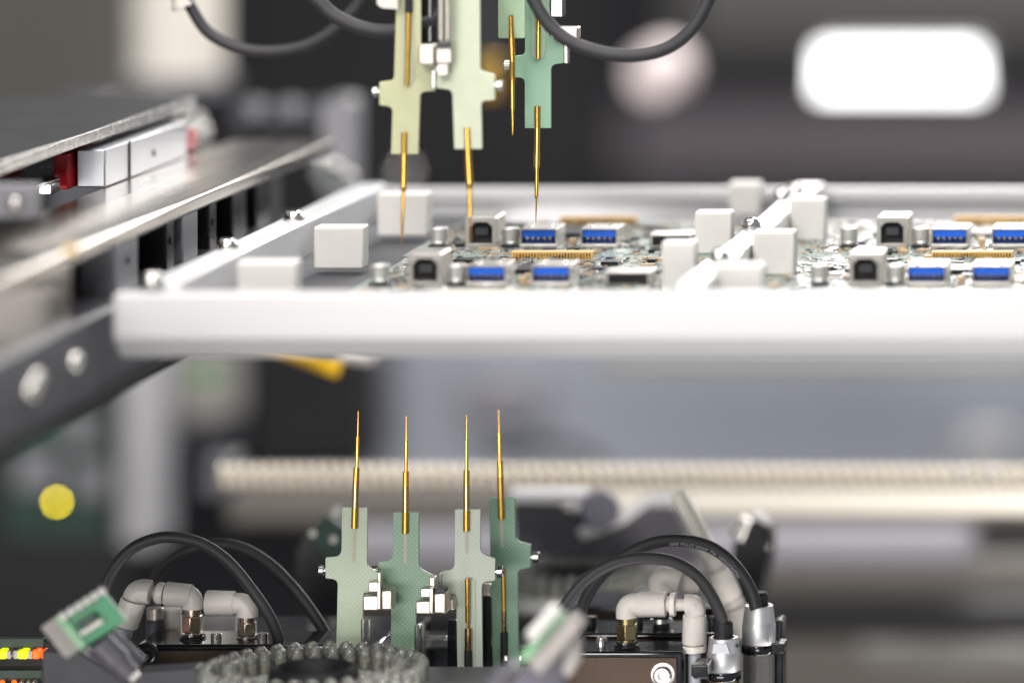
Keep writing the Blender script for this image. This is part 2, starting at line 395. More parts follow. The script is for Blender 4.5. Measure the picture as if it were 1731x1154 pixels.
solo('brown_beam', pbox(560, 2100, 952, 1034, 1.42, 0.04), 'panel_olive', 'brown grey beam below the violet one, right background', 'beam', bevel=0.006)
solo('black_beam', pbox(1000, 2100, 1030, 1085, 1.35, 0.04), 'wall_black', 'black beam across the lower right background', 'beam', bevel=0.006)
solo('floor_plate', pbox(1150, 2100, 1070, 1300, 1.5, 0.05), 'panel_olive', 'dull grey plate in the bottom right corner', 'plate', bevel=0.006)
solo('pale_tray', pprism([(1440, 1095, 20), (1600, 1078, 20), (1760, 1100, 20), (1760, 1125), (1640, 1130), (1480, 1118, 10)], 1.44, 0.02), 'panel_grey', 'pale oblong tray blurred in the bottom right corner', 'tray')
# left lower background
solo('white_profile', pbox(200, 262, 560, 930, 1.48, 0.04), 'profile_grey', 'white upright profile below the conveyor rail at left', 'profile', bevel=0.004)
t = thing('motor_housing', 'blurred grey white motor behind the rail, right of the white profile', 'motor', P(340, 735, 1.52))
part('body', lathe(P(345, 700, 1.52), P(345, 590, 1.52), [(0, L(60, 1.52)), (0.05, L(66, 1.52)), (1, L(66, 1.52))], 28), 'panel_grey', t)
part('end_bell', lathe(P(345, 745, 1.52), P(345, 702, 1.52), [(0, L(40, 1.52)), (0.2, L(58, 1.52)), (1, L(58, 1.52))], 28), 'dark_grey', t)
part('name_plate', pbox(320, 372, 622, 640, 1.478, 0.004), 'label_green', t)
solo('grey_door', pbox(-300, 205, 540, 1300, 1.78, 0.03), 'black_plate', 'dark grey door panel at the far lower left', 'panel', bevel=0.004)
t = thing('control_board', 'blurred green control board with a yellow light at left', 'control board', P(90, 900, 1.47))
part('board', pbox(10, 180, 690, 905, 1.47, 0.002), 'pcb_dark', t)
part('led_stalk', lathe(P(96, 848, 1.335), P(96, 848, 1.47), [(0, 0.0008), (1, 0.0008)], 8), 'black_matte', t)
for (a, b_, c, e) in ((25, 95, 765, 830), (110, 150, 700, 760), (120, 175, 790, 840)):
    part('chip', pbox(a, b_, c, e, 1.46, 0.01), 'mid_grey', t, 0.001)
part('indicator_led', add_ball(BM(), P(96, 848, 1.33), L(4, 1.33)), 'led_yellow', t)
# yellow tag and white nub under the frame
solo('yellow_flag', add_tube(BM(), spline([P(430, 578, 1.16), P(490, 598, 1.14), P(545, 616, 1.12), P(574, 622, 1.12)]), lambda s: 0.0012 + 0.0028 * s, 14), 'yellow',
     'yellow tapered flag poking out under the white frame', 'flag')
solo('white_nub', lathe(P(575, 592, 1.2), P(632, 604, 1.2), [(0, 0.003), (0.5, 0.003), (1, 0.002)], 14), 'white_plastic', 'small white nub under the frame beside the yellow flag', 'nub')

# ================================================================== CONVEYOR RAIL, left
ZR = CAM.z
def yb(xr0, xr1, z0, z1, d0, d1): return box((CAM.x + xr0, YD(d0), z0), (CAM.x + xr1, YD(d1), z1))
t = thing('conveyor_rail', 'long metal conveyor rail running away along the left side', 'conveyor rail', Vector((CAM.x - 0.45, 0, -0.03)))
part('rail_cap', yb(-0.460, -0.420, 0.0195, 0.025, 0.62, 1.10), 'rail_metal', t, 0.0012)
part('side_cover', yb(-0.450, -0.424, 0.000, 0.0192, 0.62, 0.895), 'rail_metal', t, 0.0015)
part('inner_web', yb(-0.452, -0.440, -0.012, 0.0194, 0.62, 1.10), 'black_matte', t)
part('lower_beam', yb(-0.470, -0.420, -0.028, 0.001, 0.60, 1.08), 'rail_lower', t, 0.0015)
part('belt_strip', yb(-0.4195, -0.418, -0.0275, -0.0245, 0.60, 1.06), 'black_matte', t)
for (px, w) in ((322, 0.006), (288, 0.003), (405, 0.006), (360, 0.003), (215, 0.008), (445, 0.006)):
    d = 0.428 * FPX / (VX - px)
    b = part('bracket', yb(-0.440, -0.428, -0.004, 0.0194, d - w, d + w), 'alu_brushed' if px in (322, 215) else 'black_anod', t, 0.0006)
    if px in (288, 360, 215):
        part('hole', lathe(Vector((CAM.x - 0.4279, YD(d), 0.010)), Vector((CAM.x - 0.4275, YD(d), 0.010)), [(0, 0.0012), (1, 0.0012)], 14), 'black_matte', t)
for (px, py) in ((50, 660), (125, 612), (60, 642)):
    d = 0.42 * FPX / (VX - px); c = Vector((CAM.x - 0.42, YD(d), Z(py, d)))
    part('cap_screw', lathe(c, c + Vector((0.003, 0, 0)), [(0, 0.0034), (0.3, 0.0033), (0.6, 0.0028), (0.85, 0.0018), (1, 0.0003)], 20), 'chrome', t)
c = Vector((CAM.x - 0.4235, YD(0.905), 0.006)); part('gold_screw', lathe(P(112, 425, 0.86), P(112, 425, 0.86) + Vector((0.003, 0, 0)), [(0, 0.0025), (1, 0.002)], 14), 'brass', t)

t = thing('clamp_bar', 'aluminium block clamped on the conveyor rail beside a red stop', 'clamp bar', Vector((CAM.x - 0.463, 0.03, 0.025)))
part('block', yb(-0.4685, -0.4585, 0.0252, 0.0385, 0.992, 1.058), 'alu_brushed', t, 0.0006)
part('slot', yb(-0.4584, -0.4580, 0.0252, 0.0384, 1.010, 1.0108), 'black_matte', t)
c = Vector((CAM.x - 0.4585, YD(1.030), 0.031)); part('hole', lathe(c, c + Vector((0.0004, 0, 0)), [(0, 0.0012), (1, 0.0012)], 14), 'black_matte', t)
solo('red_stop', yb(-0.4745, -0.4695, 0.0252, 0.0375, 0.988, 1.004), 'red', 'red stop beside the near end of the aluminium block', 'stop', bevel=0.0005)
solo('red_stop', yb(-0.468, -0.462, 0.0252, 0.033, 1.066, 1.075), 'red', 'blurred red stop at the far end of the aluminium block', 'stop', bevel=0.0005)
t = thing('spring_clip', 'shiny folded metal clip in front of the red stop', 'clip', Vector((CAM.x - 0.475, -0.02, 0.025)))
part('leaf', yb(-0.482, -0.4705, 0.029, 0.0302, 0.965, 0.984), 'steel', t, 0.0004)
part('foot', yb(-0.475, -0.4705, 0.0252, 0.0289, 0.978, 0.984), 'steel', t, 0.0004)
t = thing('end_bracket', 'grey end bracket with a bolt at the left edge above the rail', 'bracket', P(30, 372, 0.90))
part('plate', pbox(-60, 62, 312, 372, 0.90, 0.006), 'mid_grey', t, 0.001)
part('bolt', lathe(P(28, 342, 0.90), P(28, 342, 0.90) - Vector((0, 0.003, 0)), [(0, 0.0021), (0.8, 0.0021), (1, 0.0013)], 16), 'steel', t)
t = thing('cover_plate', 'big black cover plate with a shiny edge, upper left', 'cover plate', Vector((CAM.x - 0.6, 0, 0.04)))
part('sheet', yb(-0.80, -0.4635, 0.0405, 0.045, 0.60, 1.075), 'black_plate', t, 0.0007)
part('edge_strip', yb(-0.4633, -0.4622, 0.0412, 0.0452, 0.60, 1.074), 'steel', t, 0.0003)
part('skirt', yb(-0.50, -0.484, 0.0252, 0.0403, 0.60, 1.07), 'black_gloss', t)
part('handle_end', add_ball(BM(), P(270, 178, 1.10), 0.0035, 14), 'steel_soft', t)

solo('rear_block', pbox(82, 172, 165, 520, 1.24, 0.03), 'dark_grey', 'dim grey block behind the far end of the black cover plate', 'block', bevel=0.002)
# ================================================================== WHITE CARRIER FRAME with its blocks and screws
fr = thing('carrier_frame', 'white metal carrier frame holding the circuit boards', 'frame', P(900, 600, 0.95))
xl, xr_ = X(190, 0.899), X(2250, 0.899)
yf = YD(0.899)
bm = BM()
poly = fillet([(yf, 0.008, 0.0012), (yf, -0.0062, 0.002), (yf + 0.0085, -0.0132, 0.001), (yf + 0.010, -0.0132, 0), (yf + 0.010, 0.008, 0)], 3)
add_xprism(bm, poly, xl, xr_)
part('front_bar', bm, 'frame_white', fr, 0.0009)
zt = 0.0105
xo, xi = CAM.x - 0.4055, CAM.x - 0.3945
part('side_bar', box((xo, yf + 0.0101, -0.006), (xi, YD(1.0855), zt)), 'frame_alu', fr, 0.0008)
part('inner_plate', box((xi + 0.0002, yf + 0.0103, -0.0035), (xi + 0.045, YD(1.085), -0.0018)), 'dark_grey', fr)
part('inner_plate', box((xi + 0.09, yf + 0.0103, -0.012), (CAM.x + 0.05, YD(1.085), -0.009)), 'dark_grey', fr)
bm = BM(); yk = YD(1.086)
add_box(bm, (X(600, 1.086), yk, 0.0028), (xr_, yk + 0.008, 0.0082))
part('back_bar', bm, 'frame_white', fr, 0.0008)
part('back_web', box((X(600, 1.086), yk + 0.003, -0.006), (xr_, yk + 0.008, 0.0027)), 'frame_alu', fr)
xc = CAM.x - 0.2318
part('cross_bar', box((xc - 0.0047, yf + 0.0101, 0.003), (xc + 0.0047, YD(1.0858), zt)), 'bar_polished', fr, 0.0008)
def clamp(px0, px1, py0, py1, depth=0.009):
    d = 961.6 / (py1 + 530)
    bm = pbox(px0, px1 - 6, py0 + 5, py1, d, depth)
    part('clamp_block', bm, 'nylon', fr, 0.0008, 3)
for a in ((400, 505, 437, 508), (530, 620, 378, 455), (637, 728, 322, 400), (1118, 1180, 404, 490), (1174, 1242, 353, 430), (1232, 1290, 304, 366),
          (1334, 1400, 331, 408), (1272, 1348, 386, 466), (1205, 1295, 442, 516)):
    clamp(*a)
def bolt_on(px, py, r=0.0033, x=None):
    d = (CAM.z - zt) * FPX / (py + 530); c = P(px, py, d)
    bm = lathe(c, c + Vector((0, 0, 0.0034)), [(0, r*1.15), (0.22, r*1.15), (0.25, r), (0.5, r*0.96), (0.75, r*0.82), (0.9, r*0.66), (1, r*0.5)], 20)
    o = part('button_screw', bm, 'chrome', fr)
    part('hex_socket', lathe(c + Vector((0, 0, 0.0034)), c + Vector((0, 0, 0.0035)), [(0, r*0.45), (1, r*0.45)], 6), 'black_matte', o)
for px, py in ((497, 372), (385, 420), (258, 478), (1270, 384), (1217, 438), (1322, 334), (1345, 324)): bolt_on(px, py)

# ================================================================== CIRCUIT BOARDS
def smd(bmx, x0, x1, y0, y1, n, rnd, keep):
    for _ in range(n):
        x = rnd.uniform(x0, x1); y = rnd.uniform(y0, y1)
        if any(a - 0.001 < x < b + 0.001 and c - 0.001 < y < e + 0.001 for a, b, c, e in keep): continue
        k = rnd.random()
        w, l, h = (0.0008, 0.0005, 0.0005) if k < 0.62 else (0.0011, 0.0006, 0.0007) if k < 0.93 else (0.0022, 0.0014, 0.0012)
        if rnd.random() < 0.5: w, l = l, w
        f0 = len(bmx.faces)
        add_box(bmx, (x - w, y - l, 0.0001), (x + w, y + l, h))
        bmx.faces.ensure_lookup_table()
        mi = rnd.choice((0, 1, 2, 2, 2, 2))
        for f in bmx.faces[f0:]: f.material_index = mi
def chamfer_hole(x0, x1, z0, z1, c):
    return [(x0, z0), (x1, z0), (x1, z1 - c), (x1 - c, z1), (x0 + c, z1), (x0, z1 - c)]
def ring_prism(bm, outer, inner, y0, y1):
    """frame between two closed outlines with equal point counts"""
    N = len(outer); A = [bm.verts.new((p[0], y0, p[1])) for p in outer]; B = [bm.verts.new((p[0], y0, p[1])) for p in inner]
    A2 = [bm.verts.new((p[0], y1, p[1])) for p in outer]; B2 = [bm.verts.new((p[0], y1, p[1])) for p in inner]
    fs = []
    for k in range(N):
        j = (k+1) % N
        fs += [bm.faces.new((A[k], A[j], B[j], B[k])), bm.faces.new((A2[j], A2[k], B2[k], B2[j])),
               bm.faces.new((A[j], A[k], A2[k], A2[j])), bm.faces.new((B[k], B[j], B2[j], B2[k]))]
    bmesh.ops.recalc_face_normals(bm, faces=fs); return bm
def circuit_board(x0, dus, label, seed, w=0.108, extra=True):
    rnd = random.Random(seed); y = YD(dus)
    t = thing('circuit_board', label, 'circuit board', Vector((x0 + w/2, y, -0.0016)), 'circuit boards in the white frame')
    ya, yb_ = y - 0.022, y + 0.0838
    part('laminate', box((x0 - (0.014 if x0 > 0 else 0), ya, -0.0016), (x0 + w, yb_, 0.0)), 'pcb_board', t)
    keep = []
    # square printer-type socket
    cx = x0 + 0.0233; W, H = 0.0056, 0.0113; keep.append((cx - W, cx + W, y, y + 0.016))
    s = thing_part = part('square_socket', ring_prism(BM(), [(cx-W, 0.0002), (cx+W, 0.0002), (cx+W, H-0.0005), (cx+W-0.0006, H), (cx-W+0.0006, H), (cx-W, H-0.0005)],
                          chamfer_hole(cx-0.0040, cx+0.0040, 0.0018, 0.0094, 0.0018), y, y + 0.016), 'usb_shell', t, 0.0002)
    part('recess', box((cx-0.0043, y + 0.0035, 0.0012), (cx+0.0043, y + 0.015, 0.0102)), 'usb_black', s)
    part('tongue', box((cx-0.0024, y + 0.0012, 0.0046), (cx+0.0024, y + 0.0034, 0.0074)), 'dark_grey', s, 0.0003)
    # two wide blue sockets
    for off in (0.0437, 0.0652):
        cx = x0 + off; W, H = 0.0065, 0.0072; keep.append((cx - W, cx + W, y, y + 0.017))
        s = part('blue_socket', ring_prism(BM(), [(cx-W, 0.0002), (cx+W, 0.0002), (cx+W, H), (cx-W, H)],
                 [(cx-W+0.0005, 0.0017), (cx+W-0.0005, 0.0017), (cx+W-0.0005, H-0.0004), (cx-W+0.0005, H-0.0004)], y, y + 0.017), 'usb_shell', t, 0.0002)
        part('tongue', box((cx-W+0.0007, y + 0.0006, 0.0040), (cx+W-0.0007, y + 0.004, H-0.0006)), 'usb_blue', s, 0.0002)
        part('back_insert', box((cx-W+0.0006, y + 0.0042, 0.0018), (cx+W-0.0006, y + 0.0135, H-0.0005)), 'usb_blue', s)
        for k in range(5):
            xx = cx - 0.0040 + 0.0020 * k
            part('contact', box((xx - 0.0004, y + 0.0004, 0.0034), (xx + 0.0004, y + 0.0040, 0.0041)), 'solder', s)
        part('bottom_lip', box((cx-W-0.0002, y - 0.0012, 0.0003), (cx+W+0.0002, y - 0.0001, 0.0017)), 'usb_shell', s, 0.0003)
        for sx in (-1, 1): part('shell_spring', box((cx + sx*0.0035 - 0.0007, y + 0.003, H + 0.0001), (cx + sx*0.0035 + 0.0007, y + 0.009, H + 0.0006)), 'solder', s, 0.0002)
    part('side_socket', box((x0 + 0.083, y + 0.001, 0.0003), (x0 + 0.0985, y + 0.013, 0.0052)), 'usb_shell', t, 0.0004)
    part('side_socket_mouth', box((x0 + 0.0842, y + 0.0004, 0.0012), (x0 + 0.0973, y + 0.0009, 0.0044)), 'usb_black', t)
    keep.append((x0 + 0.083, x0 + 0.0985, y, y + 0.013))
    for off, oy in ((0.0075, 0.004), (0.0331, 0.004)):
        c = Vector((x0 + off, y + oy, 0.0)); keep.append((c.x - 0.0035, c.x + 0.0035, c.y - 0.0035, c.y + 0.0035))
        cp = part('capacitor', lathe(c + Vector((0, 0, 0.0013)), c + Vector((0, 0, 0.0072)), [(0, 0.0028), (0.12, 0.0031), (0.2, 0.0029), (0.3, 0.0031), (0.95, 0.0031), (1, 0.0028)], 22), 'cap_silver', t)
        part('base', box((c.x - 0.0033, c.y - 0.0033, 0.0002), (c.x + 0.0033, c.y + 0.0033, 0.0012)), 'usb_black', cp, 0.0003)
        part('top_mark', add_prism(BM(), [(c.x - 0.0028, 0.0072), (c.x - 0.0010, 0.0072), (c.x - 0.0010, 0.00728), (c.x - 0.0028, 0.00728)], c.y - 0.0012, c.y + 0.0012), 'ic_black', cp)
    # tan board-to-board strip
    cx = x0 + 0.0517; yy = y + 0.0755
    s = part('tan_strip', box((cx - 0.0142, yy, 0.0003), (cx + 0.0142, yy + 0.004, 0.0028)), 'tan', t, 0.0002)
    for k in range(26):
        xx = cx - 0.0132 + 0.001056 * k
        part('pin', box((xx - 0.00028, yy - 0.0006, 0.0002), (xx + 0.00028, yy - 0.00005, 0.0022)), 'gold', s)
    for a, b_, c_, e in ((0.046, 0.064, 0.034, 0.052), (0.012, 0.024, 0.036, 0.048), (0.085, 0.096, 0.030, 0.042), (0.072, 0.078, 0.056, 0.062), (0.020, 0.027, 0.062, 0.069)):
        part('chip', box((x0 + a, y + c_, 0.0004), (x0 + b_, y + e, 0.0016)), 'ic_black', t, 0.0001)
        keep.append((x0 + a, x0 + b_, y + c_, y + e))
    part('inductor', box((x0 + 0.0535, y + 0.005, 0.0003), (x0 + 0.0560, y + 0.008, 0.003)), 'ceramic', t, 0.0003)
    bmx = BM(); smd(bmx, x0 + (0.002 if x0 < 0 else -0.012), x0 + w - 0.002, ya + 0.002, yb_ - 0.004, 1500, rnd, keep)
    o = part('surface_components', bmx, ['ic_black', 'ceramic', 'solder'], t); o['kind'] = 'stuff'
    return t
circuit_board(-0.0386, 0.947, 'near circuit board in the left half of the white frame', 1)
circuit_board(-0.0412, 1.0115, 'far circuit board in the left half of the white frame, under the upper probes', 2)
circuit_board(0.1080, 0.947, 'near circuit board in the right half of the frame, behind the front bar', 3)
circuit_board(0.1050, 1.0115, 'far circuit board in the right half of the white frame', 4)
for x0, lb in ((-0.0386, 'tan connector strip blurred just behind the front bar, left half'), (0.1111, 'tan connector strip blurred just behind the front bar, right half')):
    cx = x0 + 0.0487; y = YD(0.9285)
    t = thing('connector_strip', lb, 'connector', Vector((cx, y, 0)), 'tan strips at the front bar')
    part('body', box((cx - 0.0142, y, -0.0003), (cx + 0.0142, y + 0.004, 0.0028)), 'tan', t, 0.0002)
    for k in range(26):
        xx = cx - 0.0132 + 0.001056 * k
        part('pin', box((xx - 0.00028, y - 0.0006, -0.0002), (xx + 0.00028, y - 0.00005, 0.0022)), 'gold', t)

# ================================================================== PROBES
fr4('laminate_low_a', '#adb9a3', 0.16); fr4('laminate_low_b', '#7e9d85', 0.18); fr4('laminate_low_c', '#b2bbad', 0.18); fr4('laminate_low_d', '#759882', 0.18)
fr4('laminate_up_a', '#b7b894'); fr4('laminate_up_b', '#bfc5ae'); fr4('laminate_up_c', '#a2ba9b'); fr4('laminate_up_d', '#8db198', 0.04)
TH = 0.0022
def plate(t, outline, d, m, notches=()):
    """laminate plate: a full back layer and a front layer with open slots cut into its ends"""
    part('plate', pprism(outline, d, TH * 0.6), m, t, 0.00012, 1)
def pin_y(d): return YD(d) - 0.0008
def needle(t, segs, d, m='gold', name='needle'):
    """segs: (px_top, py_top, px_bottom, py_bottom, width_top, width_bottom, part name, material)"""
    for (xa, ya, xb, yb2, wa, wb, nm, mm) in segs:
        a = P(xa, ya, d); b = P(xb, yb2, d); a.y = b.y = YD(d) - 0.0002
        part(nm, lathe(a, b, [(0, L(wa/2, d)), (1, L(wb/2, d))], 18), mm, t)
def slot_strip(t, x0, x1, y0, y1, d, m, top=True):
    rr = (x1 - x0) / 2
    pts = [(x0, y0, rr if top else 0), (x1, y0, rr if top else 0), (x1, y1, 0 if top else rr), (x0, y1, 0 if top else rr)]
    part('slot_liner', pprism(pts, d - 0.00025, 0.0002), m, t)
def side_screw(t, px0, px1, py, r, d):
    a, b = P(px0, py, d), P(px1, py, d); a.y = b.y = YD(d) + 0.0006
    s = part('side_screw', lathe(a, b, [(0, L(r*0.45, d)), (0.28, L(r*0.45, d)), (0.3, L(r, d)), (0.92, L(r, d)), (1, L(r*0.85, d))], 18), 'steel', t)
    part('socket', lathe(b - (b-a)*0.02, b + (b-a)*0.01, [(0, L(r*0.42, d)), (1, L(r*0.42, d))], 6), 'black_matte', s)
def block(t, name, x0, x1, y0, y1, d, depth, m='steel_soft', bev=0.0003, fwd=0.0):
    return part(name, pbox(x0, x1, y0, y1, d - fwd, depth), m, t, bev)

fr4('bore_tint', '#c0bda4')
def bore(t, x0, y0, x1, y1, w, d):
    part('bore', pprism([(x0 - w, y0), (x0 + w, y0), (x1 + w*0.8, y1, 2), (x1 - w*0.8, y1, 2)], d - 0.00006, 0.00005), 'bore_tint', t)
# ---- lower probes (point up)
d = 0.985
t = thing('lower_probe', 'leftmost lower probe, pale grey green plate with gold needle pointing up', 'probe', P(590, 1150, d), 'probes below the boards')
plate(t, [(578, 857), (621, 857), (620, 957, 14), (640, 968, 2), (641, 1000), (614, 1001, 6), (608, 1180), (566, 1180), (571, 979, 14), (550, 977, 3), (550, 942, 3), (577, 940, 14)], d, 'laminate_low_a')
needle(t, [(606, 694, 605, 739, 1.3, 2.6, 'tip', 'gold'), (605, 737, 603.5, 791, 5.6, 6.2, 'plunger', 'gold'), (603, 790, 602, 814, 10.6, 10.6, 'collar', 'gold'), (602, 813, 600.5, 858, 11, 11, 'barrel', 'nickel'), (600.5, 858, 599.5, 892, 12, 12, 'sleeve', 'gold_dull')], d)
side_screw(t, 550, 539, 964.5, 9.5, d); bore(t, 599.5, 892, 597.5, 950, 3.2, d)
block(t, 'step_plate', 638, 644, 967, 983, d, 0.004, fwd=0.002); block(t, 'step_plate', 623, 642, 983.2, 1000, d, 0.004, fwd=0.002)
block(t, 'clamp_foot', 614, 643, 1007, 1031, d, 0.006, fwd=0.003); block(t, 'clamp_wall', 637, 643.6, 983, 1030, d, 0.004, fwd=0.0035); block(t, 'clamp_nut', 644, 663, 997, 1031, d, 0.007, bev=0.0006, fwd=0.004)
for a, b in ((610, 619.5), (620.5, 630)): part('guide_rod', lathe(P((a+b)/2, 1046, d - 0.004), P((a+b)/2 - 1, 1180, d - 0.004), [(0, L(4.6, d)), (1, L(4.6, d))], 14), 'steel', t)

d = 0.988
t = thing('lower_probe', 'second lower probe from the left, deep green plate with gold needle', 'probe', P(682, 1150, d), 'probes below the boards')
plate(t, [(664.6, 865), (708, 865), (708, 960, 14), (735, 974, 2), (735, 1020), (703, 1021, 6), (702, 1180), (660, 1180), (661, 988, 12), (639.5, 986, 3), (639.5, 949, 3), (664, 946, 14)], d, 'laminate_low_b')
needle(t, [(687, 703, 687, 747, 1.3, 2.6, 'tip', 'gold'), (687, 745, 686.5, 798, 5.6, 6.2, 'plunger', 'gold'), (686.5, 797, 686.3, 823, 10.6, 10.6, 'collar', 'gold'), (686.3, 822, 686, 865, 11, 11, 'barrel', 'nickel'), (686, 865, 685.5, 900.5, 12, 12, 'sleeve', 'gold_dull')], d)
side_screw(t, 639.5, 628, 964, 8, d); bore(t, 685.5, 900, 685, 952, 3.2, d)
block(t, 'step_plate', 726, 735, 975, 991, d, 0.004, fwd=0.002); block(t, 'step_plate', 711, 731, 994, 1009, d, 0.004, fwd=0.002)
block(t, 'clamp_foot', 703, 732, 1016, 1037, d, 0.006, fwd=0.003); block(t, 'clamp_wall', 725.5, 732.5, 993, 1036, d, 0.004, fwd=0.0035); block(t, 'clamp_nut', 732.8, 754, 1002, 1037, d, 0.007, bev=0.0006, fwd=0.004)
block(t, 'nut_cap', 735, 753, 995, 1001.5, d, 0.005, 'dark_grey', fwd=0.003)
for a, b in ((700.5, 709.5), (710.5, 720)): part('guide_rod', lathe(P((a+b)/2, 1056, d - 0.004), P((a+b)/2, 1180, d - 0.004), [(0, L(4.6, d)), (1, L(4.6, d))], 14), 'steel', t)

d = 0.992
t = thing('lower_probe', 'third lower probe from the left, pale grey plate with a slotted lower needle', 'probe', P(790, 1150, d), 'probes below the boards')
plate(t, [(769, 860.5), (812, 860.5), (812, 934, 13), (837, 944, 3), (837, 981, 4), (814, 983, 10), (816, 1180), (774, 1180), (771, 1003, 6), (747, 1002, 2), (747, 965, 3), (768, 962, 14)], d, 'laminate_low_c')
needle(t, [(789, 701.5, 789, 745, 1.3, 2.6, 'tip', 'gold'), (789, 743, 789, 796, 5.6, 6.2, 'plunger', 'gold'), (789, 795, 789, 821, 10.6, 10.6, 'collar', 'gold'), (789, 820, 789, 863, 11, 11, 'barrel', 'nickel'), (789, 863, 789, 896.6, 12, 12, 'sleeve', 'gold_dull')], d)
slot_strip(t, 779, 804, 977, 1180, d, 'laminate_low_a')
needle(t, [(790.5, 977, 790.5, 1051, 9, 8, 'lower_barrel', 'gold'), (791, 1051, 791, 1061, 4, 4, 'neck', 'gold_dull'), (791.5, 1061, 791.5, 1098, 12, 12, 'lower_sleeve', 'nickel'), (791.5, 1098, 791.5, 1150, 13, 13, 'lower_boot', 'black_matte')], d - 0.0008)
side_screw(t, 837, 850, 966.5, 10, d); bore(t, 789, 896, 789, 935, 3.2, d)
block(t, 'edge_strip', 740, 746.5, 969, 996, d, 0.003); block(t, 'nut', 755, 768, 1011, 1031, d, 0.005, fwd=0.003, bev=0.0006)
block(t, 'guide_block', 756, 771, 1048, 1180, d, 0.004, 'black_gloss'); block(t, 'cross_pin', 722, 755, 1075, 1081, d + 0.01, 0.002, 'steel')

d = 1.004
t = thing('lower_probe', 'rightmost and tallest lower probe, dark green plate with a screw at right', 'probe', P(850, 1150, d), 'probes below the boards')
plate(t, [(827, 841, 2), (844, 841, 1), (845, 846), (852, 846), (853, 841, 1), (870, 841, 2), (871, 914, 14), (897, 920, 3), (897, 959, 4), (875, 962, 9), (877, 1180), (834, 1180), (831, 1010), (829, 960)], d, 'laminate_low_d')
needle(t, [(843, 692, 844, 733, 1.3, 2.6, 'tip', 'gold'), (844, 731, 845, 781, 5.6, 6.2, 'plunger', 'gold'), (845.5, 780, 846.2, 806, 10.6, 10.6, 'collar', 'gold'), (846.2, 805, 847, 846, 11, 11, 'barrel', 'gold_dull'), (847, 844, 848, 877, 12, 12, 'sleeve', 'gold_dull')], d)
needle(t, [(851, 960, 852, 1031, 8, 8, 'lower_barrel', 'gold_dull'), (852, 1031, 852.5, 1068, 9, 9, 'lower_sleeve', 'nickel'), (852.5, 1068, 853, 1150, 13, 13, 'lower_boot', 'black_matte')], d)
side_screw(t, 897, 911, 942, 9.5, d); bore(t, 848, 877, 849, 925, 3.2, d)
block(t, 'edge_block', 816, 829, 987, 1006, d, 0.003); block(t, 'guide_block', 815, 831, 1007, 1180, d + 0.004, 0.004, 'black_gloss')

# ---- upper probes (point down)
d = 0.962
t = thing('upper_probe', 'leftmost upper probe, yellowish plate with gold needle pointing down', 'probe', P(690, -60, d), 'probes above the boards')
plate(t, [(670, -260), (711, -260), (711, 110), (735.5, 112, 3), (735.5, 154, 3), (710, 156, 10), (706.5, 261, 2), (661, 261, 2), (663.5, 181, 10), (641, 178, 3), (641, 139, 3), (666, 136, 9), (669.5, 14)], d, 'laminate_up_a')
part('top_pad', pprism([(637, -40), (672, -40), (672, 16), (646, 14, 6), (637, 8, 6)], d - 0.003, 0.003), 'white_plastic', t)
slot_strip(t, 679, 700, -60, 143, d, 'laminate_up_a', top=False)
needle(t, [(692, -60, 691, 22, 13, 13, 'upper_boot', 'black_matte'), (691, 22, 690, 70, 10, 9, 'inner_sleeve', 'gold_dull'), (690, 70, 688, 144, 8, 8, 'inner_barrel', 'gold_dull')], d - 0.0006)
needle(t, [(684, 224, 683.5, 260, 10, 10, 'sleeve', 'gold_dull'), (683.5, 258, 682.3, 316, 10, 10.5, 'barrel', 'gold'), (682.3, 316, 682.2, 324, 10.5, 7.5, 'shoulder', 'gold'), (682.2, 324, 680.5, 374, 6, 5.5, 'plunger', 'gold'), (680.5, 374, 679.5, 397, 5, 4.5, 'lower_plunger', 'gold'), (679.5, 397, 679, 415, 2.4, 1.0, 'tip', 'gold')], d)
side_screw(t, 641, 630, 156, 9.5, d)
block(t, 'clamp_block', 707, 734, 76, 110, d, 0.006, fwd=0.004, bev=0.0006); block(t, 'edge_strip', 729, 736, 118, 150, d, 0.004, 'steel', fwd=0.001)
block(t, 'guide_rail', 712, 730, -60, 72, d + 0.004, 0.005, 'black_gloss')

d = 0.958
t = thing('upper_probe', 'second upper probe from the left, pale cream plate with orange gold needle', 'probe', P(785, -60, d), 'probes above the boards')
plate(t, [(760, -260), (809, -260), (811.5, 120, 8), (836, 125.5, 5), (836, 169, 3), (813, 171, 9), (814.5, 252, 2), (768, 252, 2), (764.5, 152, 12), (737, 149, 3), (738, 126, 3), (762, 124)], d, 'laminate_up_b')
needle(t, [(790, 216, 791, 249, 10, 10.5, 'sleeve', 'gold'), (791, 249, 794, 310, 11, 12, 'barrel', 'gold'), (794, 310, 794.3, 319, 12, 8.5, 'shoulder', 'gold_dull'), (794.3, 319, 795.2, 365, 7.5, 7.5, 'plunger', 'gold'), (795.2, 365, 797, 411, 4.6, 1.2, 'tip', 'gold')], d)
side_screw(t, 836, 850, 145, 9.5, d)
for a, b in ((741, 750), (751.5, 762)): part('guide_rod', lathe(P((a+b)/2, -60, d - 0.004), P((a+b)/2, 68, d - 0.004), [(0, L(5, d)), (1, L(5, d))], 14), 'steel_soft', t)
block(t, 'clamp_block', 736, 764, 72, 108, d, 0.005, fwd=0.003, bev=0.0006); block(t, 'step_plate', 738, 757, 108.5, 128, d, 0.004, fwd=0.003); block(t, 'shadow_strip', 737, 760, 73, 83, d, 0.003, 'dark_grey', fwd=0.0045)  # solid dark strip painted in as shadow on the clamp block

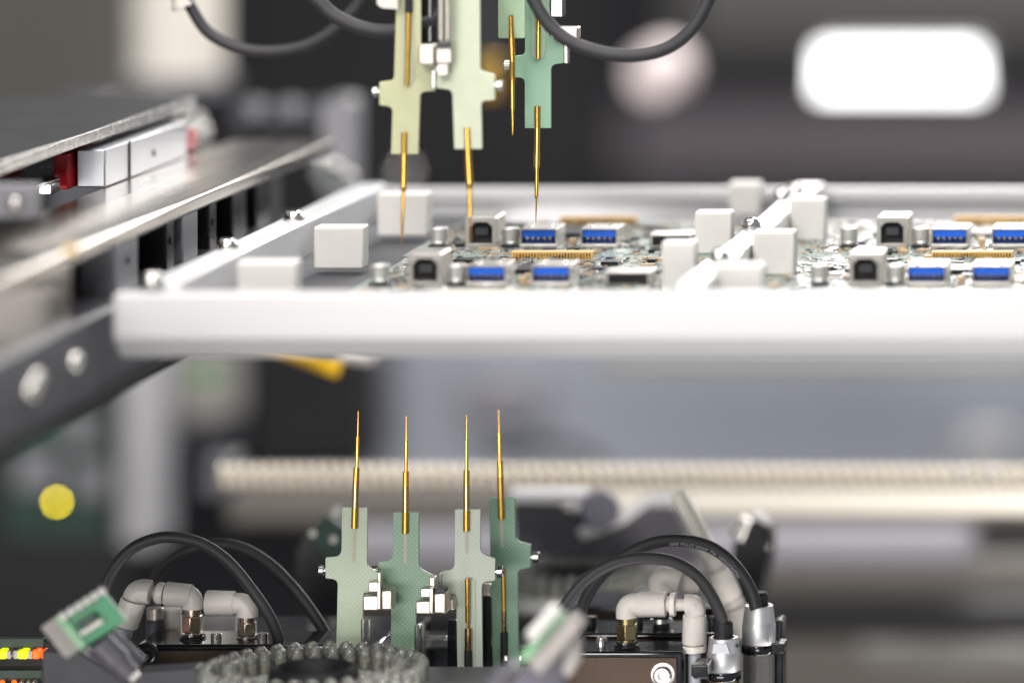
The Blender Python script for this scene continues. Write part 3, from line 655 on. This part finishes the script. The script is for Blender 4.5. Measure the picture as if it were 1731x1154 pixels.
d = 0.978
t = thing('upper_probe', 'upper probe with its bare orange gold needle left of the green one', 'probe', P(865, -60, d), 'probes above the boards')
plate(t, [(842, -260), (887, -260), (887, 65, 3), (842, 65, 3)], d, 'laminate_up_c')
needle(t, [(864, 26, 865, 64, 8, 10, 'sleeve', 'gold'), (865, 64, 866, 106, 11, 10, 'barrel', 'gold'), (866, 106, 866, 134, 10, 10.5, 'collar', 'gold_dull'), (866, 134, 866.5, 185, 8, 7, 'plunger', 'gold'), (866.5, 185, 867, 228, 5.2, 1.2, 'tip', 'gold')], d)

d = 0.990
t = thing('upper_probe', 'rightmost upper probe, bright green plate behind the hanging cable', 'probe', P(910, -60, d), 'probes above the boards')
plate(t, [(887.5, -260), (929, -260), (929, 45), (953, 48), (953, 107, 3), (931, 110, 11), (931, 217), (887, 217), (887, 132, 10), (869, 131, 2), (869, 95, 2), (887.5, 93, 9)], d, 'laminate_up_d')
slot_strip(t, 898, 921, -60, 100, d, 'laminate_up_c', top=False)
needle(t, [(911, -60, 910.5, 30, 8, 8, 'inner_barrel', 'gold_dull'), (910.5, 30, 910, 99, 7.5, 7.5, 'inner_sleeve', 'gold')], d - 0.0006)
needle(t, [(908.5, 180, 908.5, 216, 10.5, 10.5, 'sleeve', 'gold_dull'), (908.5, 215, 908, 257, 9.5, 9.5, 'barrel', 'gold'), (908, 257, 907.5, 283, 11, 10.5, 'collar', 'gold'), (907.5, 283, 907, 331, 7, 6.5, 'plunger', 'gold'), (907, 331, 907, 336, 6.5, 4, 'shoulder', 'gold_dull'), (907, 336, 906, 375.5, 3.6, 0.9, 'tip', 'gold')], d)
side_screw(t, 869, 852, 110, 9.5, d)
block(t, 'edge_strip', 953.2, 960, 74, 108, d, 0.004, 'steel'); block(t, 'clamp_block', 929, 977, 46, 66, d, 0.006, fwd=0.003, bev=0.0006); block(t, 'guide_rail', 931, 951, -60, 29, d, 0.006, 'steel', fwd=0.002)

# ================================================================== CABLES
def cable(pts, wpx, label, group, ds=None):
    """pts: (px, py, distance)"""
    path = spline([P(*p) for p in pts], 10); d = pts[len(pts)//2][2]
    o = solo('cable', add_tube(BM(), path, L(wpx/2, d), 22), 'rubber', label, 'cable', group, base=path[-1])
    return o, path
cable([(262, -240, 1.03), (290, -40, 1.03), (318, 5, 1.03), (352, 55, 1.03), (405, 82, 1.03), (468, 87, 1.03), (530, 72, 1.03), (585, 30, 1.03), (615, -30, 1.03), (632, -240, 1.03)], 20, 'hanging black cable nearest the white column, upper left', 'cables hanging at the top')
cable([(500, -240, 0.965), (520, -40, 0.965), (548, 12, 0.965), (590, 40, 0.965), (640, 53, 0.965), (690, 48, 0.965), (735, 30, 0.968), (758, 5, 0.972), (768, -40, 0.976), (772, -240, 0.976)], 24, 'black cable hanging across the leftmost upper probe', 'cables hanging at the top')
cable([(850, -240, 0.965), (880, -60, 0.965), (905, 5, 0.965), (938, 52, 0.965), (990, 82, 0.965), (1060, 94, 0.965), (1125, 82, 0.965), (1172, 45, 0.965), (1205, -20, 0.965), (1215, -60, 0.965), (1225, -240, 0.965)], 23, 'black cable hanging in a loop right of the green upper probe', 'cables hanging at the top')
t = thing('cable_gland', 'white cable gland at the top edge by the white column', 'gland', P(300, 0, 1.03))
part('sleeve', lathe(P(296, -30, 1.028), P(306, 8, 1.028), [(0, L(16, 1)), (1, L(14, 1))], 18), 'white_plastic', t)
part('ring', lathe(P(305, 6, 1.028), P(308, 14, 1.028), [(0, L(17, 1)), (1, L(17, 1))], 18), 'white_plastic', t)

def cr(x, y): return (840 + x / 2.435, 680 + y / 2.435)
def cl(x, y): return (x / 2.435, 680 + y / 2.435)
def mk(fn, pts, d0, d1):
    n = len(pts); return [(*fn(*p), d0 + (d1 - d0) * i / (n - 1)) for i, p in enumerate(pts)]
cable(mk(cl, [(425, 900), (430, 770), (470, 680), (545, 600), (640, 560), (730, 556), (840, 585), (945, 660), (1040, 775), (1110, 880), (1150, 980), (1170, 1080)], 0.985, 0.99), 19.5, 'nearer black cable arching over the left white fittings', 'cables arching at the bottom')
cable(mk(cl, [(620, 860), (635, 740), (680, 665), (770, 610), (890, 582), (1000, 600), (1110, 665), (1210, 765), (1290, 870), (1345, 965), (1375, 1080)], 1.012, 1.0), 19.5, 'farther black cable arching over the left fittings toward the probes', 'cables arching at the bottom')
o1, pa1 = cable(mk(cr, [(190, 960), (260, 860), (355, 740), (470, 665), (600, 640), (725, 655), (820, 710), (880, 790), (918, 870), (935, 940)], 0.975, 0.985), 20, 'nearer black cable arching down to the front silver connector', 'cables arching at the bottom')
o2, pa2 = cable(mk(cr, [(310, 1010), (335, 900), (385, 770), (490, 655), (620, 585), (740, 566), (870, 590), (975, 665), (1045, 770), (1068, 850)], 1.0, 0.995), 21, 'farther black cable with small print arching to the rear silver connector', 'cables arching at the bottom')
# small print on the farther cable, read from its connector end
def cable_print(path, text, s0, height, r, parent, ang0):
    cu = bpy.data.curves.new('print', 'FONT'); cu.body = text; cu.size = 1; cu.space_character = 1.0
    ob = bpy.data.objects.new('print_tmp', cu); C.objects.link(ob); bpy.context.view_layer.update()
    me = bpy.data.meshes.new_from_object(ob.evaluated_get(bpy.context.evaluated_depsgraph_get()))
    bpy.data.objects.remove(ob)
    bm = BM(); bm.from_mesh(me)
    bmesh.ops.subdivide_edges(bm, edges=[e for e in bm.edges if e.calc_length() > 0.3], cuts=2)
    pts = list(reversed(path)); cum = [0]
    for a, b in zip(pts, pts[1:]): cum.append(cum[-1] + (b - a).length)
    for v in bm.verts:
        s = s0 + v.co.x * height; k = 0
        while k < len(cum) - 2 and cum[k+1] < s: k += 1
        u = (s - cum[k]) / (cum[k+1] - cum[k]); p = pts[k].lerp(pts[k+1], u)
        T = (pts[min(k+2, len(pts)-1)] - pts[max(k-1, 0)]).normalized()
        N = Vector((0, -1, 0)); N = (N - T * N.dot(T)).normalized(); U = N.cross(T)   # glyph up
        a = ang0 + (v.co.y - 0.35) * height / r
        v.co = p + (N * math.cos(a) + U * math.sin(a)) * (r + 0.00006)
    part('print', bm, 'print_grey', parent, smooth=False)
cable_print(pa2, 'MONOTION  RU  AWM STYLE 2097', 0.0128, 0.0019, L(10.5, 0.995), o2, 0.5)

# ================================================================== PNEUMATIC FITTINGS, MOTOR BOXES, CONNECTORS
def cyl(t, name, a, b, prof, m, d, seg=24, dy=0.0):
    pa, pb = P(*a, d), P(*b, d); pa.y += dy; pb.y += dy
    return part(name, lathe(pa, pb, [(s, L(r, d)) for s, r in prof], seg), m, t)
def elbow(t, name, pts, r, m, d, dy=0.0):
    q = [P(*p, d) for p in pts]
    for v in q: v.y += dy
    return part(name, add_tube(BM(), spline(q, 6), L(r, d), 22), m, t)
def hexnut(t, x0, x1, y0, y1, d, m, fl=True):
    c = (x0 + x1) / 2; r = (x1 - x0) / 2; h = y1 - y0
    part('hex_nut', lathe(P(c, y1 - 3, d), P(c, y0 + h*0.28, d), [(0, L(r, d)), (0.04, L(r*1.08, d)), (0.96, L(r*1.08, d)), (1, L(r, d))], 6), m, t, 0.0003)
    part('nut_neck', lathe(P(c, y0 + h*0.30, d), P(c, y0, d), [(0, L(r*0.86, d)), (1, L(r*0.86, d))], 24), m, t)
    part('nut_foot', lathe(P(c, y1, d), P(c, y1 - 4, d), [(0, L(r*0.8, d)), (1, L(r*0.8, d))], 24), m, t)
    if fl: part('seal_ring', lathe(P(c, y1 + 8, d), P(c, y1 - 0.5, d), [(0, L(r*1.35, d)), (0.5, L(r*1.35, d)), (0.6, L(r*1.15, d)), (1, L(r*1.12, d))], 24), 'black_gloss', t)

def motor_box(label, px0, px1, dF, dB, pytop, screw=None, smat='steel', grp='motor boxes under the cables'):
    z1 = Z(pytop, dF); z0 = z1 - 0.05; t = thing('motor_box', label, 'motor', Vector(((X(px0, dF) + X(px1, dF))/2, YD(dF), z0)), grp)
    part('housing', box((X(px0, dF), YD(dF), z0), (X(px1, dF), YD(dB), z1)), 'black_gloss', t, 0.0012, 3)
    k = L(11, dF)
    part('face_plate', box((X(px0, dF) + k, YD(dF) - 0.0006, z0), (X(px1, dF) - k, YD(dF) - 0.00005, z1 - L(9, dF))), 'motor_face', t, 0.0004)
    if screw:
        c = P(*screw, dF); c.y -= 0.0006
        s = part('face_screw', lathe(c, c + Vector((0, -0.0022, 0)), [(0, L(20, dF)), (0.12, L(20, dF)), (0.14, L(15.5, dF)), (0.8, L(15.5, dF)), (1, L(13, dF)), (1.0, L(7, dF)), (0.55, L(6.4, dF))], 24, caps=True), smat, t)
    return t, z1
# right pair
t, zt1 = motor_box('front black motor box at right with a bright socket screw', 900, 1156, 0.98, 0.9915, 1101, (1121, 1139))
for px, py in ((1017, 1092),):
    c = P(px, py, 0.985); c.z = zt1
    s = part('cap_screw', lathe(c, c + Vector((0, 0, 0.0033)), [(0, L(9, 0.985)), (0.9, L(9, 0.985)), (1, L(8, 0.985))], 18), 'steel', t)
    part('socket', lathe(c + Vector((0, 0, 0.0033)), c + Vector((0, 0, 0.00335)), [(0, L(5, 0.985)), (1, L(5, 0.985))], 6), 'black_matte', s)
t, zt2 = motor_box('rear black motor box at right behind the white fittings', 930, 1215, 1.0005, 1.015, 1070)
for px in (1000, 1079, 1205):
    c = P(px, 1058, 1.008); c.z = zt2
    s = part('cap_screw', lathe(c, c + Vector((0, 0, 0.0036)), [(0, L(9, 1)), (0.9, L(9, 1)), (1, L(8, 1))], 18), 'black_anod', t)
    part('socket', lathe(c + Vector((0, 0, 0.0036)), c + Vector((0, 0, 0.00365)), [(0, L(5, 1)), (1, L(5, 1))], 6), 'steel', s)
t, _ = motor_box('third black motor box at right, farthest back', 950, 1210, 1.03, 1.05, 1025)

d = 0.9845
t = thing('air_fitting', 'white double elbow air fitting on the front right motor box', 'fitting', P(1060, 1092, d), 'white air fittings')
hexnut(t, 1043, 1077, 1042, 1083, d, 'brass')
elbow(t, 'elbow', [(1060, 1043), (1060, 1030), (1064, 1023), (1072, 1021), (1082, 1021)], 18.5, 'white_plastic', d)
cyl(t, 'body', (1079, 1021), (1126, 1021), [(0, 20.5), (0.03, 21.2), (0.97, 21.2), (1, 20)], 'white_plastic', d, 28)
cyl(t, 'neck', (1126, 1021), (1134, 1021), [(0, 13), (1, 13)], 'white_plastic', d)
cyl(t, 'release_collar', (1133, 1021), (1142, 1021), [(0, 19), (0.1, 20), (0.9, 20), (1, 19)], 'white_plastic_shiny', d)
cyl(t, 'stem', (1142, 1022), (1162, 1022), [(0, 10), (1, 10)], 'white_plastic', d)
elbow(t, 'second_elbow', [(1159, 1022), (1166, 1021.5), (1172, 1023), (1175, 1030), (1175, 1041)], 17.5, 'white_plastic', d)
cyl(t, 'second_body', (1174.5, 1039), (1174, 1087), [(0, 19.5), (0.05, 20), (0.95, 21.2), (1, 20)], 'white_plastic', d, 28)
cyl(t, 'second_neck', (1174, 1087), (1174, 1091), [(0, 14), (1, 14)], 'white_plastic', d)
cyl(t, 'second_collar', (1174, 1090), (1174, 1101), [(0, 19), (0.1, 20), (0.9, 20), (1, 19)], 'white_plastic_shiny', d)
cyl(t, 'air_tube', (1174, 1100), (1174, 1220), [(0, 11), (1, 11)], 'tube_grey', d)
c = P(1175, 1023, d); c.y -= L(17.2, d)
part('moulding_mark', lathe(c, c + Vector((0, -0.0003, 0)), [(0, L(4.5, d)), (1, L(4, d))], 16), 'white_plastic', t)

d = 1.009
t = thing('air_fitting', 'white angled air fitting on the rear right motor box', 'fitting', P(1118, 1065, d), 'white air fittings')
cyl(t, 'swivel_post', (1118, 1066), (1118, 990), [(0, 22), (0.1, 22), (0.12, 15), (1, 14)], 'black_gloss', d)
part('seal_washer', lathe(P(1118, 1050, d), P(1118, 1044, d), [(0, L(20, d)), (1, L(18, d))], 24), 'steel', t)
elbow(t, 'elbow', [(1118, 1000), (1117, 985), (1122, 978), (1135, 978), (1150, 982)], 21, 'white_plastic', d)
cyl(t, 'body', (1136, 979), (1180, 992), [(0, 22), (0.05, 23), (0.12, 20.5), (0.8, 17), (1, 12)], 'white_plastic', d, 28, 0.004)
t = thing('air_fitting', 'tilted white air fitting with a cream tube at the right', 'fitting', P(1240, 1030, 1.03), 'white air fittings')
cyl(t, 'body', (1202, 938), (1236, 1012), [(0, 15), (0.04, 17), (0.35, 17), (0.36, 20), (0.95, 20), (1, 18)], 'white_plastic_shiny', 1.025, 28)
cyl(t, 'release_collar', (1237, 1014), (1242, 1026), [(0, 19), (1, 19)], 'white_plastic_shiny', 1.03)
cyl(t, 'second_body', (1243, 1028), (1262, 1072), [(0, 20), (1, 20)], 'white_plastic', 1.03)
part('air_tube', add_tube(BM(), spline([P(1206, 950, 1.032), P(1190, 915, 1.036), P(1165, 868, 1.04), P(1146, 836, 1.042)]), L(14, 1.04), 20), 'tube_cream', t)

# silver cable connectors
def connector(label, cx, boot, nut, ring, d, facet=True, clear=False):
    t = thing('cable_connector', label, 'connector', P(cx, 1300, d), 'silver cable connectors')
    (by0, by1, br), (ny0, ny1, nr0, nr1), (ry0, ry1, rr) = boot, nut, ring
    cyl(t, 'boot', (cx, by1 + 8), (cx, by0), [(0, br), (0.8, br), (0.9, br * 0.95), (1, br * 0.75)], 'black_matte', d, 24)
    nt_ = cyl(t, 'nut', (cx, ny1), (cx, ny0), [(0, nr1), (0.02, nr1 + 0.8), (0.50, nr1 + 0.8), (0.52, nr1), (0.6, nr1 - 0.5), (0.99, nr0), (1, nr0 - 0.8), (1.0, br + 3), (0.92, br + 2)], 'alu_satin', d, 40)
    if facet:
        h = ny1 - ny0; f = L(nr1 - 1.2, d)
        q = [(cx - 13, ny0 + h*0.10), (cx + 9, ny0 + h*0.10), (cx + 15, ny0 + h*0.40), (cx - 16, ny0 + h*0.40)]
        part('wrench_flat', add_prism(BM(), [(X(a, d), Z(b, d)) for a, b in q], YD(d) - f * 0.985 - 0.0002, YD(d) - f * 0.985 + 0.0012), 'alu_brushed', nt_, 0.0001)
    cyl(t, 'collar', (cx, ry1), (cx, ry0), [(0, rr), (0.1, rr + 1), (0.9, rr + 1), (1, rr)], 'black_gloss', d, 36)
    cyl(t, 'lower_body', (cx, 1300), (cx, ry1), [(0, nr1 - 1), (1, nr1 - 1)], 'clear_body' if clear else 'brass', d, 36)
    if clear: cyl(t, 'inner_core', (cx, 1300), (cx, ry1 + 4), [(0, nr1 * 0.55), (1, nr1 * 0.55)], 'barrel_grey', d, 24)
    return t
t = connector('front silver cable connector at the end of the nearer arching cable', 1223, (1048, 1080, 16), (1076, 1133, 24.5, 27.5), (1133, 1147, 29), 0.985)
part('tie_head', pprism([(1168, 1123, 4), (1196, 1123, 3), (1196, 1147), (1174, 1147, 4), (1168, 1141, 3)], 0.975, 0.012), 'black_gloss', t, 0.0005)
part('marker_dot', lathe(P(1246, 1090, 0.9805), P(1246, 1090, 0.9803) + Vector((0.0002, -0.0006, 0)), [(0, L(3.4, 1)), (1, L(3.4, 1))], 14), 'pcb_dark', t)
t = connector('rear silver cable connector with a clear body, far right', 1283, (1000, 1026, 15.5), (1022, 1087, 23.5, 27.5), (1087, 1102, 28.5), 0.998, facet=False, clear=True)
part('tie_head', pprism([(1308, 1048, 4), (1322, 1048, 6), (1324, 1200), (1310, 1200)], 1.0, 0.010), 'black_gloss', t, 0.0005)
part('tie_lug', pprism([(1304, 1086, 2), (1325, 1088, 2), (1325, 1104, 3), (1304, 1104)], 0.99, 0.009), 'black_gloss', t, 0.0004)

# left pair
t, zl = motor_box('front black motor box at left under the white fittings', 228, 640, 0.985, 1.0, 1089, (250, 1104), 'black_anod')
for px in (366, 444):
    c = P(px, 1081, 0.99); c.z = zl
    part('cap_screw', lathe(c, c + Vector((0, 0, 0.0024)), [(0, L(9.5, 0.99)), (0.9, L(9.5, 0.99)), (1, L(8.5, 0.99))], 18), 'steel', t)
motor_box('rear black motor box at left behind the clear ring lamp', 260, 700, 1.012, 1.03, 1068)
d = 0.992
t = thing('air_fitting', 'left white air fitting with a drooping elbow above the green board', 'fitting', P(325, 1080, d), 'white air fittings')
hexnut(t, 309, 342, 1027, 1070, d, 'nickel_nut')
elbow(t, 'elbow', [(326, 1028), (326, 1018), (323, 1010), (316, 1006), (306, 1006)], 17.5, 'white_plastic', d)
cyl(t, 'body', (324, 1007), (280, 1003), [(0, 18.5), (0.03, 19.5), (0.97, 20.5), (1, 19)], 'white_plastic', d, 28)
cyl(t, 'release_collar', (277, 1003), (263, 1001), [(0, 17), (0.2, 18.5), (0.7, 18.5), (1, 15)], 'white_plastic_shiny', d)
cyl(t, 'stem', (266, 1001), (248, 1000), [(0, 10), (1, 10)], 'white_plastic', d)
elbow(t, 'second_elbow', [(254, 1000), (243, 999), (234, 1001), (229, 1008), (225, 1018)], 20.5, 'white_plastic', d - 0.002)
cyl(t, 'second_body', (226, 1014), (211, 1058), [(0, 21.5), (0.05, 22), (0.95, 21), (1, 19)], 'white_plastic', d - 0.003, 28)
cyl(t, 'second_collar', (210, 1060), (206, 1073), [(0, 16), (1, 17)], 'tube_grey', d - 0.003)
t = thing('air_fitting', 'short white air fitting right of the drooping one, under the cable', 'fitting', P(418, 1080, d), 'white air fittings')
hexnut(t, 402, 434, 1040, 1076, d, 'nickel_nut')
elbow(t, 'elbow', [(418, 1041), (418, 1033), (415, 1024), (408, 1020), (396, 1020)], 18, 'white_plastic', d)
cyl(t, 'body', (397, 1019), (349, 1018), [(0, 19.5), (0.03, 20.5), (0.97, 21), (1, 20)], 'white_plastic', d, 28)
t = thing('air_fitting', 'white stub fitting standing behind the left elbow', 'fitting', P(291, 1080, 1.0), 'white air fittings')
cyl(t, 'body', (291, 1072), (291, 1030), [(0, 15), (0.05, 16), (0.9, 16), (1, 15)], 'white_plastic', 1.004)
cyl(t, 'ring', (291, 1033), (291, 1027), [(0, 16.5), (1, 16.5)], 'white_plastic_shiny', 1.004)
t = thing('grey_sleeve', 'dark grey metal sleeve beside the left white stub', 'sleeve', P(262, 1085, 1.0))
cyl(t, 'lower', (262, 1082), (262, 1046), [(0, 15), (1, 15)], 'rail_lower', 1.0); cyl(t, 'upper', (262, 1046), (262, 1026), [(0, 13), (0.05, 14), (0.95, 14), (1, 13)], 'steel_soft', 1.0)
solo('white_plate', pbox(342, 400, 1042, 1082, 1.011, 0.002), 'frame_white', 'small white plate between the two left fittings', 'plate', bevel=0.0004)

# stage between the motor boxes
t = thing('stage_plate', 'dull grey metal stage under the lower probes', 'stage', P(680, 1300, 0.98))
part('top', box((X(420, 0.98), YD(0.952), Z(1122, 0.98) - 0.02), (X(905, 0.98), YD(0.978), Z(1122, 0.98))), 'rail_lower', t, 0.0008)
part('slide_block', pbox(640, 900, 1094, 1180, 1.02, 0.03), 'black_gloss', t, 0.001)
for px in (856, 880): part('cap_screw', lathe(P(px, 1114, 0.972), P(px, 1108, 0.972), [(0, L(5, 1)), (1, L(4.5, 1))], 14), 'steel', t)

# ================================================================== RING LAMPS
def ring_lamp(label, cpx, cpy, d, rad, n1, n2, led_h=0.0075):
    c = P(cpx, cpy, d); t = thing('ring_lamp', label, 'ring lamp', c, 'ring lamps of clear diodes')
    bm = BM()
    add_lathe(bm, c + Vector((0, 0, -0.006)), c + Vector((0, 0, 0.0)), [(0, rad*1.05), (1, rad*1.05), (1, rad*0.66), (0, rad*0.66)], 48, caps=False)
    part('circuit_ring', bm, 'ring_board', t)
    part('lens_barrel', lathe(c + Vector((0, 0, -0.02)), c + Vector((0, 0, 0.0065)), [(0, rad*0.42), (0.9, rad*0.42), (0.96, rad*0.40), (1, rad*0.36), (0.93, rad*0.32), (0.8, rad*0.30)], 40), 'black_matte', t)
    me = me2 = None
    for n, rr in ((n1, rad), (n2, rad * 0.80)):
        for k in range(n):
            a = 2 * math.pi * (k + 0.5 * (rr < rad)) / n
            p = c + Vector((rr * math.cos(a), rr * math.sin(a), 0.0002))
            if me is None:
                r = 0.0025
                bm = lathe(p, p + Vector((0, 0, led_h)), [(0, r*1.12), (0.1, r*1.12), (0.11, r), (0.66, r), (0.78, r*0.93), (0.88, r*0.75), (0.96, r*0.42), (1, r*0.05)], 14)
                o = put_mesh('diode', bm, 'diode_clear', p, None); o.parent = t; o.location = p - c; me = o.data
                bm = lathe(p + Vector((0, 0, 0.0004)), p + Vector((0, 0, led_h*0.34)), [(0, r*0.62), (0.8, r*0.62), (1, r*0.75)], 10)
                q = put_mesh('chip', bm, 'phosphor', p, None); q.parent = o; q.location = (0, 0, 0); me2 = q.data
            else:
                o = bpy.data.objects.new('diode', me); C.objects.link(o); o.parent = t; o.location = p - c; o.rotation_euler = (0, 0, a)
                q = bpy.data.objects.new('chip', me2); C.objects.link(q); q.parent = o
    return t
ring_lamp('clear ring lamp at the bottom edge in front of the left probes', 530, 1157, 0.955, 0.0355, 38, 30)
ring_lamp('blurred clear ring lamp behind the right cables', 970, 990, 1.10, 0.0262, 30, 24)

# ================================================================== CAMERA / DIODE MODULES
def oquad(a, u, v, s0, s1, t0, t1, d, depth, fwd=0.0):
    """box spanned by pixel directions u and v from pixel a"""
    pts = [(a[0] + u[0]*s + v[0]*q, a[1] + u[1]*s + v[1]*q) for s, q in ((s0, t0), (s1, t0), (s1, t1), (s0, t1))]
    return add_prism(BM(), [(X(p[0], d), Z(p[1], d)) for p in pts], YD(d) - fwd, YD(d) - fwd + depth)
# bottom left module
d = 0.938; A = (96.4, 1040.2); u = (0.62, 0.78); v = (0.84, -0.54)
t = thing('diode_module', 'tilted green diode board module at the bottom left', 'diode module', P(150, 1150, d))
part('housing', oquad(A, u, v, 0, 70, -36, -1, d, 0.014), 'housing_grey', t, 0.0008)
b = part('green_board', oquad(A, u, v, 0, 70, 0, 90, d, 0.002, 0.002), 'pcb_green', t, 0.0002)
part('board_edge', oquad(A, u, v, 0, 70, 0, 14, d, 0.0008, 0.0032), 'pcb_edge', b)
part('white_bar', oquad(A, u, v, 44, 52, 18, 62, d, 0.002, 0.0044), 'white_plastic_shiny', b, 0.0004)
part('dark_bar', oquad(A, u, v, 28, 42, 22, 60, d, 0.002, 0.0044), 'pcb_dark', b, 0.0004)
for k in range(6):
    q = 8 + k * 15.5; p = P(A[0] + u[0]*6 + v[0]*q, A[1] + u[1]*6 + v[1]*q, d - 0.004)
    part('clear_diode', add_ball(BM(), p, L(7.5, d), 14), 'nylon', b)
part('lens_barrel', lathe(P(168, 1088, d), P(222, 1142, d), [(0, L(24, d)), (0.6, L(24, d)), (0.62, L(20, d)), (1, L(18, d))], 24), 'barrel_grey', t)
part('side_rib', lathe(P(186, 1076, d + 0.006), P(238, 1122, d + 0.006), [(0, L(14, d)), (1, L(14, d))], 20), 'barrel_grey', t)
part('tip', lathe(P(220, 1146, d), P(230, 1134, d), [(0, L(8, d)), (1, L(8, d))], 16), 'white_plastic_shiny', t)
part('mount_arm', pprism([(70, 1098, 6), (135, 1102, 4), (230, 1165), (360, 1160), (360, 1230), (70, 1230)], d + 0.02, 0.012), 'dark_grey', t, 0.0006)
part('mount_hood', pprism([(230, 1134, 8), (300, 1130, 6), (330, 1127, 6), (345, 1160), (345, 1230), (225, 1230)], 0.955, 0.01), 'dark_grey', t, 0.0006)
# bottom right module
d = 0.905; A = (880, 1112); u = (0.66, -0.75); v = (0.75, 0.66)
t = thing('diode_module', 'tilted grey diode module in front of the right cables', 'diode module', P(900, 1154, d))
part('housing', oquad(A, u, v, -2, 108, 12, 44, d, 0.012), 'housing_grey', t, 0.001)
b = part('green_board', oquad(A, u, v, 0, 104, -4, 11, d, 0.004, 0.001), 'pcb_edge', t, 0.0003)
for k in range(5):
    q = 44 + k * 13; p = P(A[0] + u[0]*q - v[0]*10, A[1] + u[1]*q - v[1]*12, d - 0.003)
    part('clear_diode', add_ball(BM(), p, L(12, d), 14), 'nylon', b)
part('mount_arm', pprism([(868, 1154), (905, 1120, 5), (950, 1085, 5), (952, 1240), (850, 1240)], d + 0.012, 0.01), 'arm_violet', t, 0.0008)
part('side_lug', pprism([(952, 1090, 5), (978, 1078, 8), (978, 1118, 8), (962, 1146, 6), (950, 1140, 3)], d + 0.004, 0.008), 'housing_grey', t, 0.001)
part('lens_barrel', lathe(P(872, 1122, d), P(830, 1168, d), [(0, L(14, d)), (0.4, L(15, d)), (0.42, L(19, d)), (1, L(19, d))], 22), 'barrel_grey', t)
# back left module
d = 1.075
t = thing('diode_module', 'dark diode module with a green board, blurred behind the leftmost lower probe', 'diode module', P(540, 990, d))
part('housing', pprism([(512, 905, 8), (560, 865, 4), (600, 930), (590, 1080), (498, 1080), (498, 935, 8)], d, 0.014), 'black_anod', t, 0.001)
part('green_board', pprism([(514, 906), (552, 868), (598, 905), (596, 938), (556, 942)], d - 0.003, 0.002), 'pcb_dark', t, 0.0003)
for px, py in ((567, 864), (528, 901), (563, 911)): part('clear_diode', add_ball(BM(), P(px, py, d - 0.005), L(6, d), 12), 'white_plastic_shiny', t)
# back right module
d = 1.085
t = thing('diode_module', 'dark diode module leaning at the right, blurred behind the cables', 'diode module', P(1270, 1010, d))
part('housing', pprism([(1240, 915, 5), (1270, 872, 5), (1302, 890, 8), (1304, 935, 8), (1290, 1010), (1262, 1040), (1236, 960)], d, 0.014), 'black_anod', t, 0.001)
part('bolt_head', lathe(P(1246, 908, d - 0.003), P(1262, 876, d - 0.003), [(0, L(13, d)), (0.5, L(13, d)), (0.52, L(11, d)), (1, L(11, d))], 18), 'steel', t)
part('screw', add_ball(BM(), P(1299, 925, d - 0.003), L(5, d), 12), 'steel', t)

# camera bracket behind
d = 1.105
t = thing('camera_bracket', 'dark angular camera bracket with white edges behind the rightmost lower probe', 'bracket', P(1000, 950, d))
part('body', pprism([(868, 852, 4), (955, 852, 4), (1000, 905, 5), (1050, 880, 5), (1096, 858, 6), (1138, 856, 6), (1180, 945), (1180, 950), (868, 938)], d, 0.02), 'barrel_grey', t, 0.001)
part('top_plate', pbox(858, 985, 832, 851, d - 0.004, 0.012), 'edge_white', t, 0.001)
part('edge_strip', pprism([(975, 895), (1048, 866), (1092, 836), (1138, 829), (1140, 842), (1098, 852), (1052, 886), (985, 913)], d - 0.003, 0.003), 'edge_white', t, 0.0006)
part('lens', lathe(P(1015, 862, d - 0.006), P(1015, 862, d + 0.01), [(0, L(30, d)), (0.2, L(34, d)), (1, L(34, d))], 24), 'arm_violet', t)
part('latch', add_ball(BM(), P(956, 856, d - 0.006), L(9, d), 14), 'steel', t)

# indicator board at the left edge
d = 0.985
t = thing('indicator_board', 'green indicator board with lit yellow and orange lights, bottom left edge', 'indicator board', P(35, 1180, d))
part('upper_board', pbox(-60, 74, 1078, 1097, d, 0.002), 'pcb_dark', t, 0.0002)
part('upper_base', pbox(-60, 76, 1097.5, 1128, d + 0.003, 0.01), 'black_matte', t)
part('lower_board', pbox(-60, 72, 1132, 1151, d, 0.002), 'pcb_dark', t, 0.0002)
for k, (px, m, w) in enumerate(((2, 'led_lime', 8), (14, 'white_plastic', 4), (26, 'white_plastic', 4), (38, 'led_lime', 8), (50, 'white_plastic', 4), (60, 'led_orange', 6), (72, 'led_orange', 3))):
    part('indicator', pprism([(px - w*0.85, 1099, w*0.6), (px + w*0.85, 1099, w*0.6), (px + w*0.85, 1113), (px - w*0.85, 1113)], d - 0.003, 0.005), m, t, 0.0002)
for k, (px, m) in enumerate(((4, 'led_orange'), (24, 'led_orange'), (37, 'steel'), (48, 'steel'), (58, 'steel'))):
    part('indicator', add_ball(BM(), P(px, 1153, d - 0.002), L(4.5, d), 12), m, t)
